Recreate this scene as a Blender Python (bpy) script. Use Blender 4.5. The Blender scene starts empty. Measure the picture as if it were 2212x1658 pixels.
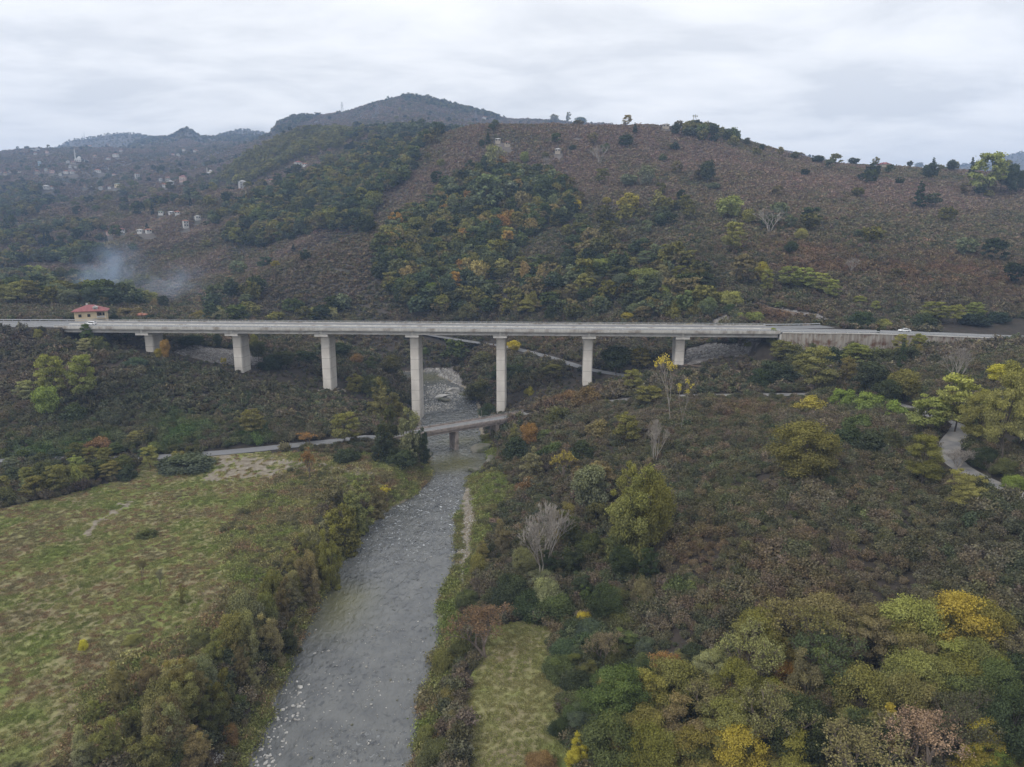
import bpy, math, random
import numpy as np
from mathutils import Vector, Matrix

# ------------------------------------------------------------------ camera, sky, light, exposure
SC = bpy.context.scene
F, CX, CY, ZC = 1536.0, 1106.0, 829.0, 75.0          # focal length and centre of a 2212 x 1658 picture, camera height
TH = math.radians(11.7); CT, ST = math.cos(TH), math.sin(TH)
cam = bpy.data.cameras.new('camera'); camo = bpy.data.objects.new('camera', cam)
SC.collection.objects.link(camo); SC.camera = camo
camo.location = (0, 0, ZC); camo.rotation_euler = (math.pi/2 - TH, 0, 0)
cam.sensor_width = 36; cam.lens = 36*F/2212; cam.clip_end = 30000; cam.clip_start = 1
W = bpy.data.worlds.new('World'); SC.world = W; W.use_nodes = True
SUN_EL, SUN_AZ = math.radians(42), math.radians(230)
def build_world():
    nt = W.node_tree; nt.nodes.clear(); N = nt.nodes.new; L = nt.links.new
    out = N('ShaderNodeOutputWorld'); bg = N('ShaderNodeBackground'); bg.inputs[1].default_value = 0.1
    sky = N('ShaderNodeTexSky'); sky.sky_type = 'NISHITA'; sky.sun_disc = False
    sky.sun_elevation = SUN_EL; sky.sun_rotation = SUN_AZ; sky.air_density = 1.2; sky.dust_density = 2
    tc = N('ShaderNodeTexCoord'); sep = N('ShaderNodeSeparateXYZ'); L(tc.outputs['Generated'], sep.inputs[0])
    zz = N('ShaderNodeMath'); zz.operation = 'ADD'; zz.inputs[1].default_value = 0.16; L(sep.outputs[2], zz.inputs[0])
    zm = N('ShaderNodeMath'); zm.operation = 'MAXIMUM'; zm.inputs[1].default_value = 0.05; L(zz.outputs[0], zm.inputs[0])
    dx = N('ShaderNodeMath'); dx.operation = 'DIVIDE'; L(sep.outputs[0], dx.inputs[0]); L(zm.outputs[0], dx.inputs[1])
    dy = N('ShaderNodeMath'); dy.operation = 'DIVIDE'; L(sep.outputs[1], dy.inputs[0]); L(zm.outputs[0], dy.inputs[1])
    cb = N('ShaderNodeCombineXYZ'); L(dx.outputs[0], cb.inputs[0]); L(dy.outputs[0], cb.inputs[1])
    mp = N('ShaderNodeMapping'); mp.inputs['Rotation'].default_value = (0, 0, 0.35); mp.inputs['Scale'].default_value = (0.7, 1.0, 1)
    L(cb.outputs[0], mp.inputs[0])
    n1 = N('ShaderNodeTexNoise'); n1.inputs['Scale'].default_value = 1.9; n1.inputs['Detail'].default_value = 6
    n1.inputs['Roughness'].default_value = 0.55; n1.inputs['Distortion'].default_value = 0.25
    L(mp.outputs[0], n1.inputs['Vector'])
    cr = N('ShaderNodeValToRGB'); L(n1.outputs['Fac'], cr.inputs[0])
    e = cr.color_ramp.elements; e[0].position = 0.38; e[0].color = (0.66, 0.672, 0.69, 1); e[1].position = 0.62; e[1].color = (0.95, 0.94, 0.925, 1)
    m = cr.color_ramp.elements.new(0.5); m.color = (0.83, 0.832, 0.835, 1)
    # paler towards the zenith
    g = N('ShaderNodeMapRange'); L(sep.outputs[2], g.inputs[0]); g.inputs[1].default_value = 0.08; g.inputs[2].default_value = 0.40
    mx = N('ShaderNodeMix'); mx.data_type = 'RGBA'; L(g.outputs[0], mx.inputs[0]); mx.inputs[7].default_value = (0.94, 0.935, 0.925, 1)
    gm = N('ShaderNodeMath'); gm.operation = 'MULTIPLY'; gm.inputs[1].default_value = 0.45; L(g.outputs[0], gm.inputs[0]); L(gm.outputs[0], mx.inputs[0])
    L(cr.outputs[0], mx.inputs[6])
    sc = N('ShaderNodeVectorMath'); sc.operation = 'SCALE'; sc.inputs['Scale'].default_value = 12.0; L(mx.outputs[2], sc.inputs[0])
    fin = N('ShaderNodeMix'); fin.data_type = 'RGBA'; fin.inputs[0].default_value = 0.96
    L(sky.outputs[0], fin.inputs[6]); L(sc.outputs[0], fin.inputs[7])
    L(fin.outputs[2], bg.inputs[0]); L(bg.outputs[0], out.inputs[0])
build_world()
sl = bpy.data.lights.new('sun', 'SUN'); sl.energy = 1.3; sl.angle = math.radians(14); sl.color = (1, 0.96, 0.9)
so = bpy.data.objects.new('sun', sl); SC.collection.objects.link(so)
so.rotation_euler = (math.pi/2 - SUN_EL, 0, math.pi - SUN_AZ)
SC.view_settings.view_transform = 'Standard'; SC.view_settings.look = 'None'; SC.view_settings.exposure = 0.17; SC.view_settings.gamma = 1
cy = SC.cycles
cy.max_bounces = 5; cy.diffuse_bounces = 2; cy.glossy_bounces = 2; cy.transmission_bounces = 1; cy.volume_bounces = 1; cy.transparent_max_bounces = 12
cy.caustics_reflective = False; cy.caustics_refractive = False; cy.volume_step_rate = 2.0

rng = np.random.default_rng(11); random.seed(5)
C = SC.collection

# ------------------------------------------------------------------ frames: positions read off crops of the photograph (crop origin, scale)
FR = {'V': (0, 0, 1.8336), 'A': (0, 540, .33784), 'B': (600, 540, .45208), 'C': (1300, 300, .6329), 'D': (2656, 350, .6332), 'E': (0, 1200, .6103),
      'F': (1300, 1200, .6329), 'G': (2656, 1200, .6329), 'H': (0, 2040, .6103), 'I': (1300, 2040, .6329), 'J': (2656, 2040, .6329), 'L': (0, 300, .6103)}
def fv(fr, x, y):
    ox, oy, s = FR[fr]; return (ox+s*x)/1.8336, (oy+s*y)/1.8336
def ray(x, y):           # -> t = X/Y and slope dz/dY
    a = CT + (CY-y)/F*ST
    return (x-CX)/F/a, (-ST + (CY-y)/F*CT)/a
def proj(X, Y, Z):
    d = Y*CT + (ZC-Z)*ST
    return CX + F*X/d, CY - F*(Y*ST - (ZC-Z)*CT)/d

# ------------------------------------------------------------------ noise
_P = np.random.default_rng(3).permutation(256); _P = np.concatenate([_P, _P, _P])
_G = np.random.default_rng(4).normal(size=(256, 2)); _G /= np.linalg.norm(_G, axis=1)[:, None]
def perlin(x, y):
    xi = np.floor(x).astype(int); yi = np.floor(y).astype(int); xf = x-xi; yf = y-yi; xi &= 255; yi &= 255
    u = xf*xf*xf*(xf*(xf*6-15)+10); v = yf*yf*yf*(yf*(yf*6-15)+10)
    def g(a, b, fx, fy):
        k = _G[_P[_P[a]+b]]; return k[..., 0]*fx + k[..., 1]*fy
    return (g(xi, yi, xf, yf)*(1-u) + g(xi+1, yi, xf-1, yf)*u)*(1-v) + (g(xi, yi+1, xf, yf-1)*(1-u) + g(xi+1, yi+1, xf-1, yf-1)*u)*v
def fbm(x, y, o=4, ox=0.0):
    r = 0; a = 1; s = 1
    for i in range(o):
        r = r + a*perlin(x*s+ox+i*17.3, y*s-ox+i*9.1); a *= .5; s *= 2.03
    return r
def sstep(a, b, x):
    t = np.clip((x-a)/(b-a), 0, 1); return t*t*(3-2*t)

# ------------------------------------------------------------------ terrain
XS = [-400, 0, 200, 400, 600, 800, 900, 1000, 1100, 1200, 1300, 1400, 1600, 1800, 2000, 2212, 2600]
ZL = [  # Y, heights at XS
 (14,  [6, 6, 6, 6, 4, 3, 2, 2, 3, 3, 3, 4, 5, 7, 9, 11, 13]),
 (85,  [6, 6, 6, 5.5, 4.5, 3, 2, 2.5, 3, 3, 3.5, 4, 6, 8, 10, 12, 14]),
 (120, [6, 6, 6, 6, 5.5, 4, 3, 2.5, 3, 3, 4.5, 7, 14, 18, 22, 27, 30]),
 (155, [6.5, 6.5, 6, 6, 6, 5, 4, 2.5, 3, 4.5, 8, 13, 20, 24, 28, 32, 36]),
 (190, [8, 7, 6.5, 6, 6, 6, 4.5, 4, 4, 8, 14, 18, 22, 25, 29, 36, 40]),
 (215, [10, 8, 7.5, 7, 7, 7, 5, 4, 6, 12, 17, 19, 21, 24, 30, 38, 42]),
 (245, [20, 18, 17, 15, 12, 8, 4, 3, 8, 15, 18, 20, 21, 25, 32, 36, 42]),
]
YL = []  # lines of their own: (Y, [(x, z)])
YL.append((284, [(-400, 37.5), (0, 37), (110, 35.5), (150, 33), (230, 30), (322, 27), (518, 19), (708, 12.6), (800, 7), (900, 1), (1000, 0), (1083, 3), (1150, 8), (1272, 15.5), (1380, 21), (1470, 25), (1560, 28), (1660, 29.5), (1720, 31), (1750, 31.8), (1800, 32.2), (1900, 32.4), (1980, 31.5), (2040, 34), (2212, 35.5), (2600, 38)]))
YL.append((300, [(-400, 37.8), (0, 37.8), (110, 37.5), (160, 35), (230, 32), (322, 29), (440, 25), (518, 20), (708, 14), (800, 9), (900, 2), (1000, 2), (1100, 7), (1200, 15), (1300, 20), (1400, 23), (1470, 26.5), (1560, 31), (1640, 35.5), (1700, 38), (1800, 38), (2000, 37.6), (2212, 36), (2600, 38)]))
YL.append((318, [(-400, 37.5), (0, 37.5), (120, 37.5), (260, 36), (400, 30), (518, 24), (708, 17), (800, 14), (900, 4), (1000, 3), (1060, 9), (1100, 13), (1200, 19), (1300, 21), (1400, 25), (1500, 32), (1600, 39), (1800, 40), (2000, 41), (2212, 41), (2600, 42)]))
YL.append((350, [(-400, 37), (0, 37), (200, 36.5), (400, 34), (600, 27), (800, 18), (880, 9), (960, 3), (1010, 9), (1060, 15), (1200, 24), (1400, 36), (1600, 48), (1800, 48), (2000, 50), (2212, 50), (2600, 52)]))
YL.append((395, [(-400, 38), (0, 38), (200, 37), (400, 33), (600, 27), (760, 19), (840, 10), (900, 6), (960, 13), (1000, 20), (1200, 37), (1400, 54), (1600, 66), (1800, 65), (2000, 63), (2212, 63), (2600, 66)]))
YL.append((430, [(-400, 38), (0, 38), (200, 36), (400, 29), (600, 25), (800, 24), (850, 34), (900, 34), (1000, 32), (1200, 50), (1400, 63), (1600, 74), (1800, 71), (2000, 67), (2212, 67), (2600, 70)]))
YL.append((470, [(-400, 30), (0, 30), (200, 26), (400, 27), (450, 33), (560, 42), (700, 52), (830, 58), (900, 50), (1000, 48), (1200, 64), (1400, 73), (1600, 85), (1800, 80), (2000, 75), (2212, 75), (2600, 80)]))
YL.append((520, [(-400, 20), (0, 20), (200, 20), (400, 30), (450, 37), (500, 45), (560, 56), (650, 68), (760, 75), (830, 78), (900, 72), (1000, 68), (1200, 79), (1400, 87), (1600, 98), (1800, 92), (2000, 87), (2212, 86), (2600, 90)]))
YL.append((585, [(-400, 22), (0, 22), (200, 24), (400, 28), (500, 30), (560, 36), (650, 48), (760, 66), (830, 76), (900, 88), (1000, 92), (1200, 104), (1400, 112), (1600, 118), (1800, 110), (2000, 103), (2212, 102), (2600, 106)]))
YL.append((660, [(-400, 34), (0, 32), (200, 38), (400, 52), (500, 60), (600, 72), (700, 88), (800, 104), (1000, 122), (1200, 132), (1400, 139), (1600, 138), (1800, 127), (2000, 120), (2212, 118), (2600, 122)]))
YY = []  # (Y, [(x, picture y)])
YY.append((780, [(-400, 540), (0, 535), (200, 520), (400, 500), (500, 480), (600, 440), (700, 400), (800, 365), (900, 320), (950, 292), (1000, 274), (1050, 265), (1200, 264), (1300, 266), (1400, 268), (1500, 276), (1560, 288), (1620, 305), (1700, 332), (1780, 348), (1850, 356), (2000, 366), (2212, 376), (2600, 380)]))
YZ2 = (880, [(-400, 84), (0, 86), (200, 95), (400, 105), (500, 112), (600, 118), (700, 138), (800, 165), (900, 180), (1000, 175), (1200, 172), (1600, 150), (2212, 110), (2600, 110)])
YY2 = [
 (1050, [(-400, 470), (0, 468), (200, 452), (400, 432), (520, 412), (600, 385), (700, 345), (800, 325), (880, 300), (940, 292), (1000, 300), (1200, 330), (1600, 380), (2212, 430), (2600, 430)]),
 (1300, [(-400, 435), (0, 430), (200, 418), (400, 405), (480, 392), (540, 350), (640, 296), (700, 286), (760, 288), (850, 285), (940, 282), (1000, 292), (1200, 330), (1600, 400), (2212, 450), (2600, 450)]),
 (1500, [(-400, 405), (0, 402), (200, 394), (400, 385), (480, 380), (560, 352), (650, 318), (720, 305), (850, 295), (940, 290), (1000, 292), (1200, 330), (1600, 400), (2212, 450), (2600, 450)]),
 (1900, [(-400, 348), (0, 348), (200, 345), (400, 342), (500, 330), (600, 300), (700, 278), (800, 262), (900, 250), (1000, 265), (1100, 285), (1200, 305), (1600, 370), (2212, 430), (2600, 430)]),
 (2300, [(-400, 352), (0, 331), (60, 323), (200, 320), (300, 322), (400, 322), (540, 316), (580, 298), (600, 266), (640, 252), (700, 249), (760, 238), (820, 216), (880, 207), (930, 212), (1000, 230), (1060, 246), (1100, 256), (1200, 262), (1300, 268), (1500, 285), (1640, 312), (1720, 332), (1790, 350), (1900, 372), (2212, 400), (2600, 400)]),
 (2750, [(-400, 350), (0, 352), (250, 340), (300, 314), (350, 301), (374, 294), (388, 281), (402, 274), (416, 284), (434, 300), (500, 303), (590, 301), (640, 295), (880, 260), (1100, 290), (1640, 340), (1800, 365), (2212, 390), (2600, 390)]),
 (3600, [(-400, 350), (60, 340), (120, 321), (160, 301), (200, 298), (235, 291), (275, 288), (330, 298), (400, 312), (455, 305), (490, 286), (530, 281), (565, 285), (620, 306), (1200, 330), (1900, 372), (2040, 364), (2090, 356), (2140, 348), (2180, 336), (2212, 328), (2300, 312), (2600, 300)]),
 (4600, [(-400, 400), (0, 370), (600, 350), (1200, 360), (2212, 380), (2600, 380)]),
 (5300, [(-400, 420), (1200, 400), (2600, 400)]),
]
NT, NR = 940, 960
TT = np.linspace(-1.12, 1.12, NT); U = np.linspace(math.log(14), math.log(5200), NR); YR = np.exp(U)
def build_height():
    lines = []
    for Y, zs in ZL: lines.append((Y, [(x, z) for x, z in zip(XS, zs)], 'z'))
    for Y, l in YL: lines.append((Y, l, 'z'))
    lines.append((YY[0][0], YY[0][1], 'y')); lines.append((YZ2[0], YZ2[1], 'z'))
    for Y, l in YY2: lines.append((Y, l, 'y'))
    Zk = []
    for Y, l, mode in lines:
        ts, zs = [], []
        for x, v in l:
            if mode == 'z':
                ts.append((x-CX)/F*(CT+(ZC-v)/Y*ST)); zs.append(v)
            else:
                t, s = ray(x, v); ts.append(t); zs.append(ZC+s*Y)
        Zk.append(np.interp(TT, ts, zs))
    Zk = np.array(Zk); uk = np.log([l[0] for l in lines])
    H = np.empty((NT, NR))
    for i in range(NT): H[i] = np.interp(U, uk, Zk[:, i])
    # soften the joints
    def blur(A, ax, r):
        k = np.exp(-0.5*(np.arange(-3*r, 3*r+1)/r)**2); k /= k.sum()
        return np.apply_along_axis(lambda v: np.convolve(np.pad(v, 3*r, mode='edge'), k, 'valid'), ax, A)
    Hn = blur(blur(H, 1, 4), 0, 6); Hf = blur(blur(H, 1, 2), 0, 2); k_ = sstep(450, 900, YR)[None, :]; H = Hn*(1-k_)+Hf*k_
    X = TT[:, None]*YR[None, :]; Y = np.broadcast_to(YR[None, :], X.shape)
    # gullies and spurs on the hills, small relief close by
    far = sstep(420, 700, Y); vfar = sstep(1500, 2600, Y)
    amp = 5.0*far*(1-.0*vfar) + 9*sstep(900, 1500, Y)
    crest = 1 - 0.65*np.exp(-((Y-780)/90.0)**2)*(TT[:, None] > -0.1)
    rid = 1-2*np.abs(fbm((X*0.8+Y*.5)/190, (Y*.8-X*.45)/330, 3, 3.1))
    H = H + amp*(1-.75*sstep(1900, 2300, Y))*crest*(rid-.55)*1.6
    H = H + (1.6*far+0.5*sstep(200, 400, Y))*crest*fbm(X/42, Y/42, 3, 7.7)
    H = H + 0.35*fbm(X/9, Y/9, 3, 1.7)*(1-far)
    H = H + sstep(1500, 2300, Y)*fbm(X/170, Y/170, 4, 5.5)*6
    # long spurs of the valley on the left, running up and away to the right
    ac = X*.86-Y*.5; al = X*.5+Y*.86; sp = 1-2*np.abs(perlin(ac/150+2.2, al/620+.4)+.25*perlin(ac/60, al/200)); msk = sstep(420, 560, Y)*(1-sstep(1500, 2000, Y))*(1-sstep(-.25, -.05, TT[:, None]+0*Y))
    H = H + 24*msk*(sp-.62)
    return X, Y, H
GX, GY, H0 = build_height()
# river edges in the picture, laid on the water
def wz(Y): return np.interp(Y, [14, 85, 250, 330, 400], [-1.6, -1.0, 0.0, 0.8, 1.6])
def on_water(pts):
    r = []
    for x, y in pts:
        t, s = ray(x, y); Y = -ZC/s
        for _ in range(4): Y = (float(wz(Y))-ZC)/s
        r.append((Y, t*Y))
    r.sort(); return np.array(r)
RL = on_water([(530, 1658), (585, 1545), (622, 1440), (672, 1335), (706, 1270), (755, 1180), (790, 1130), (850, 1095), (900, 1070), (932, 1030), (922, 985), (912, 950), (908, 905), (898, 865), (903, 835)])
RR = on_water([(885, 1658), (905, 1600), (905, 1525), (932, 1440), (958, 1370), (945, 1320), (972, 1262), (986, 1200), (988, 1120), (1003, 1065), (1012, 1035), (1062, 1000), (1045, 960), (1036, 930), (1034, 900), (1030, 870), (1012, 845), (980, 826), (945, 812)])
def river_lr(Y):
    l = np.interp(Y, RL[:, 0], RL[:, 1]); r = np.interp(Y, RR[:, 0], RR[:, 1])
    l = np.where(Y < RL[0, 0], RL[0, 1] + (Y-RL[0, 0])*0.12, l); r = np.where(Y < RR[0, 0], RR[0, 1] + (Y-RR[0, 0])*0.12, r)
    l = l + np.clip(Y-RL[-1, 0], 0, 60)*-1.6 ; 
    return l, r
def river_d(X, Y):       # metres outside the water's edge (negative inside)
    l, r = river_lr(Y)
    w = 1.0*perlin(Y/5.0, Y*0+3.3) + .5*perlin(Y/1.9, Y*0+8.3)
    d = np.maximum(l+w-X, X-r-w)
    return np.maximum(d, (Y-388)*1.2)
def carve(X, Y, Hh):
    d = river_d(X, Y); w = wz(Y)
    ln = (X < 0)
    bank = w + 0.15 + np.where(d > 0, np.where(d < 2.5, d*.22, .55+(d-2.5)*0.75), np.maximum(d*.25, -1.2)-.25) + 0.25*fbm(X/3, Y/3, 2, 2)*(d > -1)
    return np.where(Y < 470, np.minimum(Hh, bank), Hh)
HH = carve(GX, GY, H0)
def blend_grade(pts, hw, fall):   # level the ground along a way: pts (n,3)
    global HH
    pts = np.asarray(pts, float)
    y0, y1 = pts[:, 1].min()-hw-fall-3, pts[:, 1].max()+hw+fall+3
    j0, j1 = np.searchsorted(YR, [max(y0, 14.1), y1]); X = GX[:, j0:j1]; Y = GY[:, j0:j1]
    best = np.full(X.shape, 1e9); zr = np.zeros(X.shape)
    for a, b in zip(pts[:-1], pts[1:]):
        ab = b-a; L2 = ab[0]**2+ab[1]**2+1e-9
        s = np.clip(((X-a[0])*ab[0]+(Y-a[1])*ab[1])/L2, 0, 1)
        d = np.hypot(X-a[0]-s*ab[0], Y-a[1]-s*ab[1]); m = d < best
        best = np.where(m, d, best); zr = np.where(m, a[2]+s*ab[2], zr)
    k = 1-sstep(hw, hw+fall, best)
    HH[:, j0:j1] = HH[:, j0:j1]*(1-k) + (zr-.12)*k
    return best, j0, j1
def hz(X, Y):
    X = np.asarray(X, float); Y = np.asarray(Y, float)
    a = (X/Y-TT[0])/(TT[1]-TT[0]); b = (np.log(Y)-U[0])/(U[1]-U[0])
    a = np.clip(a, 0, NT-1.001); b = np.clip(b, 0, NR-1.001); i = a.astype(int); j = b.astype(int); a = a-i; b = b-j
    return (HH[i, j]*(1-a)*(1-b)+HH[i+1, j]*a*(1-b)+HH[i, j+1]*(1-a)*b+HH[i+1, j+1]*a*b)
def cast(x, y, ymin=60):
    t, s = ray(x, y)
    k = (t-TT[0])/(TT[1]-TT[0]); i = int(np.clip(k, 0, NT-2)); k -= i
    col = HH[i]*(1-k)+HH[i+1]*k
    dlt = col-(ZC+s*YR); j = np.where((dlt > 0) & (YR > ymin))[0]
    if len(j) == 0:
        sl = np.where(YR > ymin, (col-ZC)/YR, -9); sl[YR > 4800] = -9; j = int(np.argmax(sl)); Y = YR[j]
    else:
        j = j[0]
        if j == 0 or dlt[j-1] > 0: Y = YR[j]
        else:
            q = dlt[j-1]/(dlt[j-1]-dlt[j]); Y = YR[j-1]+q*(YR[j]-YR[j-1])
    return float(t*Y), float(Y), float(hz(t*Y, Y))
def castf(fr, x, y, ymin=60): return cast(*fv(fr, x, y), ymin)

# ways
def way(pts, step=3.0, smooth=9):
    P = np.array([cast(x, y, ym) for x, y, ym in [(p+(60,))[:3] for p in pts]])
    return resample(P, step, smooth)
def resample(P, step, smooth):
    P = np.asarray(P, float); s = np.concatenate([[0], np.cumsum(np.hypot(np.diff(P[:, 0]), np.diff(P[:, 1])))])
    n = max(3, int(s[-1]/step)); q = np.linspace(0, s[-1], n)
    R = np.stack([np.interp(q, s, P[:, k]) for k in range(3)], 1)
    if smooth > 1:
        k = np.hanning(smooth+2)[1:-1]; k /= k.sum()
        for c in range(3): R[:, c] = np.convolve(np.pad(R[:, c], smooth//2, mode='edge'), k, 'valid')[:len(R)]
    return R
# main road axis (viaduct deck is straight)
DZ = 38.8
def deckY(X): return 288-0.055*X
AXL, AXR = -186.0, 104.0      # abutments
SB = [(-44, 232.5, 8.0), (-27, 243.5, 8.2), (-1, 259, 8.6), (6, 263.5, 8.8)]      # small bridge axis
left_road = np.array([(-420, deckY(-420)+2, DZ-.6), (-300, deckY(-300), DZ-.3), (AXL, deckY(AXL), DZ)])
right_road = np.array([(AXR, deckY(AXR)-4.6, DZ), (140, 277.5, DZ-.4), (165, 277, DZ-1.2), (185, 278, DZ-2.1), (205, 281, DZ-3.2), (230, 287, DZ-4)])
right_far = np.array([(AXR, deckY(AXR)+5.2, DZ), (118, 288.5, DZ), (130, 292, DZ-.2)])
for P, hw, fa in ((left_road, 11, 5), (right_far, 5.5, 4)): blend_grade(resample(P, 4, 1), hw, fa)
# right approach: ground level with the road behind the retaining wall only
rr = resample(right_road, 4, 1)
blend_grade(rr + np.array([0, 5.0, 0]), 4.5, 5)
valley_road = way([(-150, 996), (0, 993), (150, 994), (300, 990), (440, 982), (560, 971), (650, 961), (740, 952), (800, 946)])
valley_road = np.vstack([valley_road, SB[0]]); valley_road[-6:, 2] = np.linspace(valley_road[-6, 2], 8.0, 6)
east_road = way([(1110, 905, 250), (1160, 893), (1230, 880), (1330, 866), (1440, 857), (1560, 855), (1700, 853), (1800, 852), (1880, 858), (1960, 880), (2035, 909), (2087, 924), (2066, 941), (2046, 965), (2049, 993), (2087, 1020), (2139, 1044), (2211, 1075), (2330, 1125)], 2.5, 7)
east_road[0] = SB[-1]
upstream_road = way([(860, 712, 300), (960, 730, 300), (1040, 742, 300), (1090, 748, 300), (1180, 770, 295), (1265, 797, 290), (1310, 806, 280), (1370, 815, 270)])
track_a = way([(1610, 658, 300), (1660, 664, 300), (1710, 675, 300), (1760, 690, 300), (1800, 700, 300)], 3, 5)
track_b = way([(1470, 788), (1560, 796), (1640, 812), (1710, 830), (1760, 842)], 3, 5)
for P, hw in ((valley_road, 3.2), (east_road, 2.6), (upstream_road, 3.0), (track_a, 2.4), (track_b, 2.2)): blend_grade(P, hw, 3.0)
HH = carve(GX, GY, HH)
# keep the ground under the viaduct and near its deck low
m = (GX > AXL+3) & (GX < AXR-2) & (np.abs(GY-deckY(GX)) < 13); HH = np.where(m, np.minimum(HH, DZ-5.2), HH)
SLOPE = (HH-ZC)/YR[None, :]; RUN = np.maximum.accumulate(SLOPE, axis=1)
def visible(X, Y, Z, h):         # crude: top of a thing of height h above the running horizon
    a = np.clip(((X/Y-TT[0])/(TT[1]-TT[0])).astype(int), 0, NT-1); b = np.clip(((np.log(Y)-U[0])/(U[1]-U[0])).astype(int)-3, 0, NR-1)
    return (Z+h-ZC)/Y > RUN[a, b]-0.0005

def poly_mask(px, py, poly):
    ins = np.zeros(px.shape, bool); n = len(poly)
    for i in range(n):
        x1, y1 = poly[i]; x2, y2 = poly[(i+1) % n]
        c = ((y1 > py) != (y2 > py)) & (px < (x2-x1)*(py-y1)/((y2-y1) if y2 != y1 else 1e-9)+x1); ins ^= c
    return ins
# patches of ground, as outlines turned into world outlines on the terrain
def world_poly(pts, ymin=60): return [cast(x, y, ymin)[:2] for x, y in pts]
FIELD = world_poly([(-200, 1110), (0, 1100), (160, 1065), (260, 1036), (310, 1000), (470, 980), (640, 978), (655, 1000), (590, 1040), (540, 1090), (480, 1150), (500, 1230), (480, 1320), (380, 1380), (250, 1440), (190, 1500), (160, 1658), (150, 1900), (-200, 1900)])
ROUGH = world_poly([(640, 975), (760, 985), (860, 985), (925, 1025), (900, 1060), (850, 1075), (780, 1090), (700, 1100), (640, 1200), (560, 1330), (500, 1400), (420, 1480), (380, 1560), (360, 1658), (150, 1658), (190, 1500), (250, 1440), (380, 1380), (480, 1320), (500, 1230), (480, 1150), (540, 1090), (590, 1040)])
CLEAR = world_poly([(1050, 1352), (1120, 1345), (1203, 1350), (1186, 1400), (1222, 1500), (1205, 1560), (1250, 1658), (1300, 1900), (1000, 1900), (1003, 1658), (1000, 1500), (1030, 1430)])
STRIP = world_poly([(1012, 1035), (1075, 1012), (1110, 1050), (1150, 1072), (1090, 1095), (1060, 1140), (1040, 1230), (1000, 1300), (990, 1345), (1010, 1400), (960, 1500), (930, 1600), (925, 1658), (880, 1658), (900, 1530), (930, 1440), (960, 1370), (945, 1320), (985, 1200), (988, 1120)])
ROCKA = world_poly([(1480, 755), (1530, 742), (1650, 735), (1640, 765), (1560, 778), (1470, 790), (1480, 770)], 280)
ROCKB = world_poly([(370, 762), (420, 745), (560, 760), (570, 785), (520, 790), (440, 782)], 290)
ROCKC = world_poly([(915, 800), (960, 795), (1000, 815), (1000, 835), (960, 815)], 300)
ROCKD = world_poly([(1690, 665), (1770, 680), (1800, 695), (1770, 696), (1700, 680)], 300)
ROCKE = world_poly([(1540, 690), (1570, 680), (1580, 700), (1545, 702)], 300)
ROCKF = world_poly([(0, 712), (110, 715), (120, 745), (0, 760)], 270)
BARE = [world_poly([(1000, 1065), (1022, 1045), (1030, 1110), (1022, 1180), (1005, 1260), (995, 1290), (992, 1200)]), world_poly([(455, 985), (520, 985), (700, 1000), (690, 1020), (560, 1030), (430, 1045), (470, 1005)]), world_poly([(640, 1000), (760, 1005), (830, 1030), (780, 1035), (690, 1020)]),
        world_poly([(180, 1150), (260, 1085), (300, 1078), (240, 1120), (190, 1165)]), world_poly([(760, 845), (700, 852), (690, 842), (760, 838)], 200)]
PATHS = [world_poly([(1995, 1370), (2060, 1360), (2080, 1420), (2000, 1400)])]
def zones(X, Y):
    jx = X+1.2*fbm(X/5, Y/5, 2, 4.4); jy = Y+1.8*fbm(X/5, Y/5, 2, 9.9)
    g = poly_mask(jx, jy, FIELD) | poly_mask(jx, jy, CLEAR)
    rg = poly_mask(jx, jy, ROUGH) | poly_mask(jx, jy, STRIP)
    rk = np.zeros(X.shape, bool)
    for p in (ROCKA, ROCKB, ROCKC, ROCKD, ROCKE): rk |= poly_mask(jx, jy, p)
    br = np.zeros(X.shape, bool)
    for p in BARE[:1]+PATHS: br |= poly_mask(jx, jy, p)
    sc = np.zeros(X.shape, bool)
    for p in BARE[1:]: sc |= poly_mask(jx+1.5*fbm(X/2.5, Y/2.5, 2, 1.4), jy+2*fbm(X/2.5, Y/2.5, 2, 6.4), p)
    br |= sc & (fbm(X/2.2, Y/4.5, 3, 2.2) > -.14)
    return g, rg, rk, br

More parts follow.
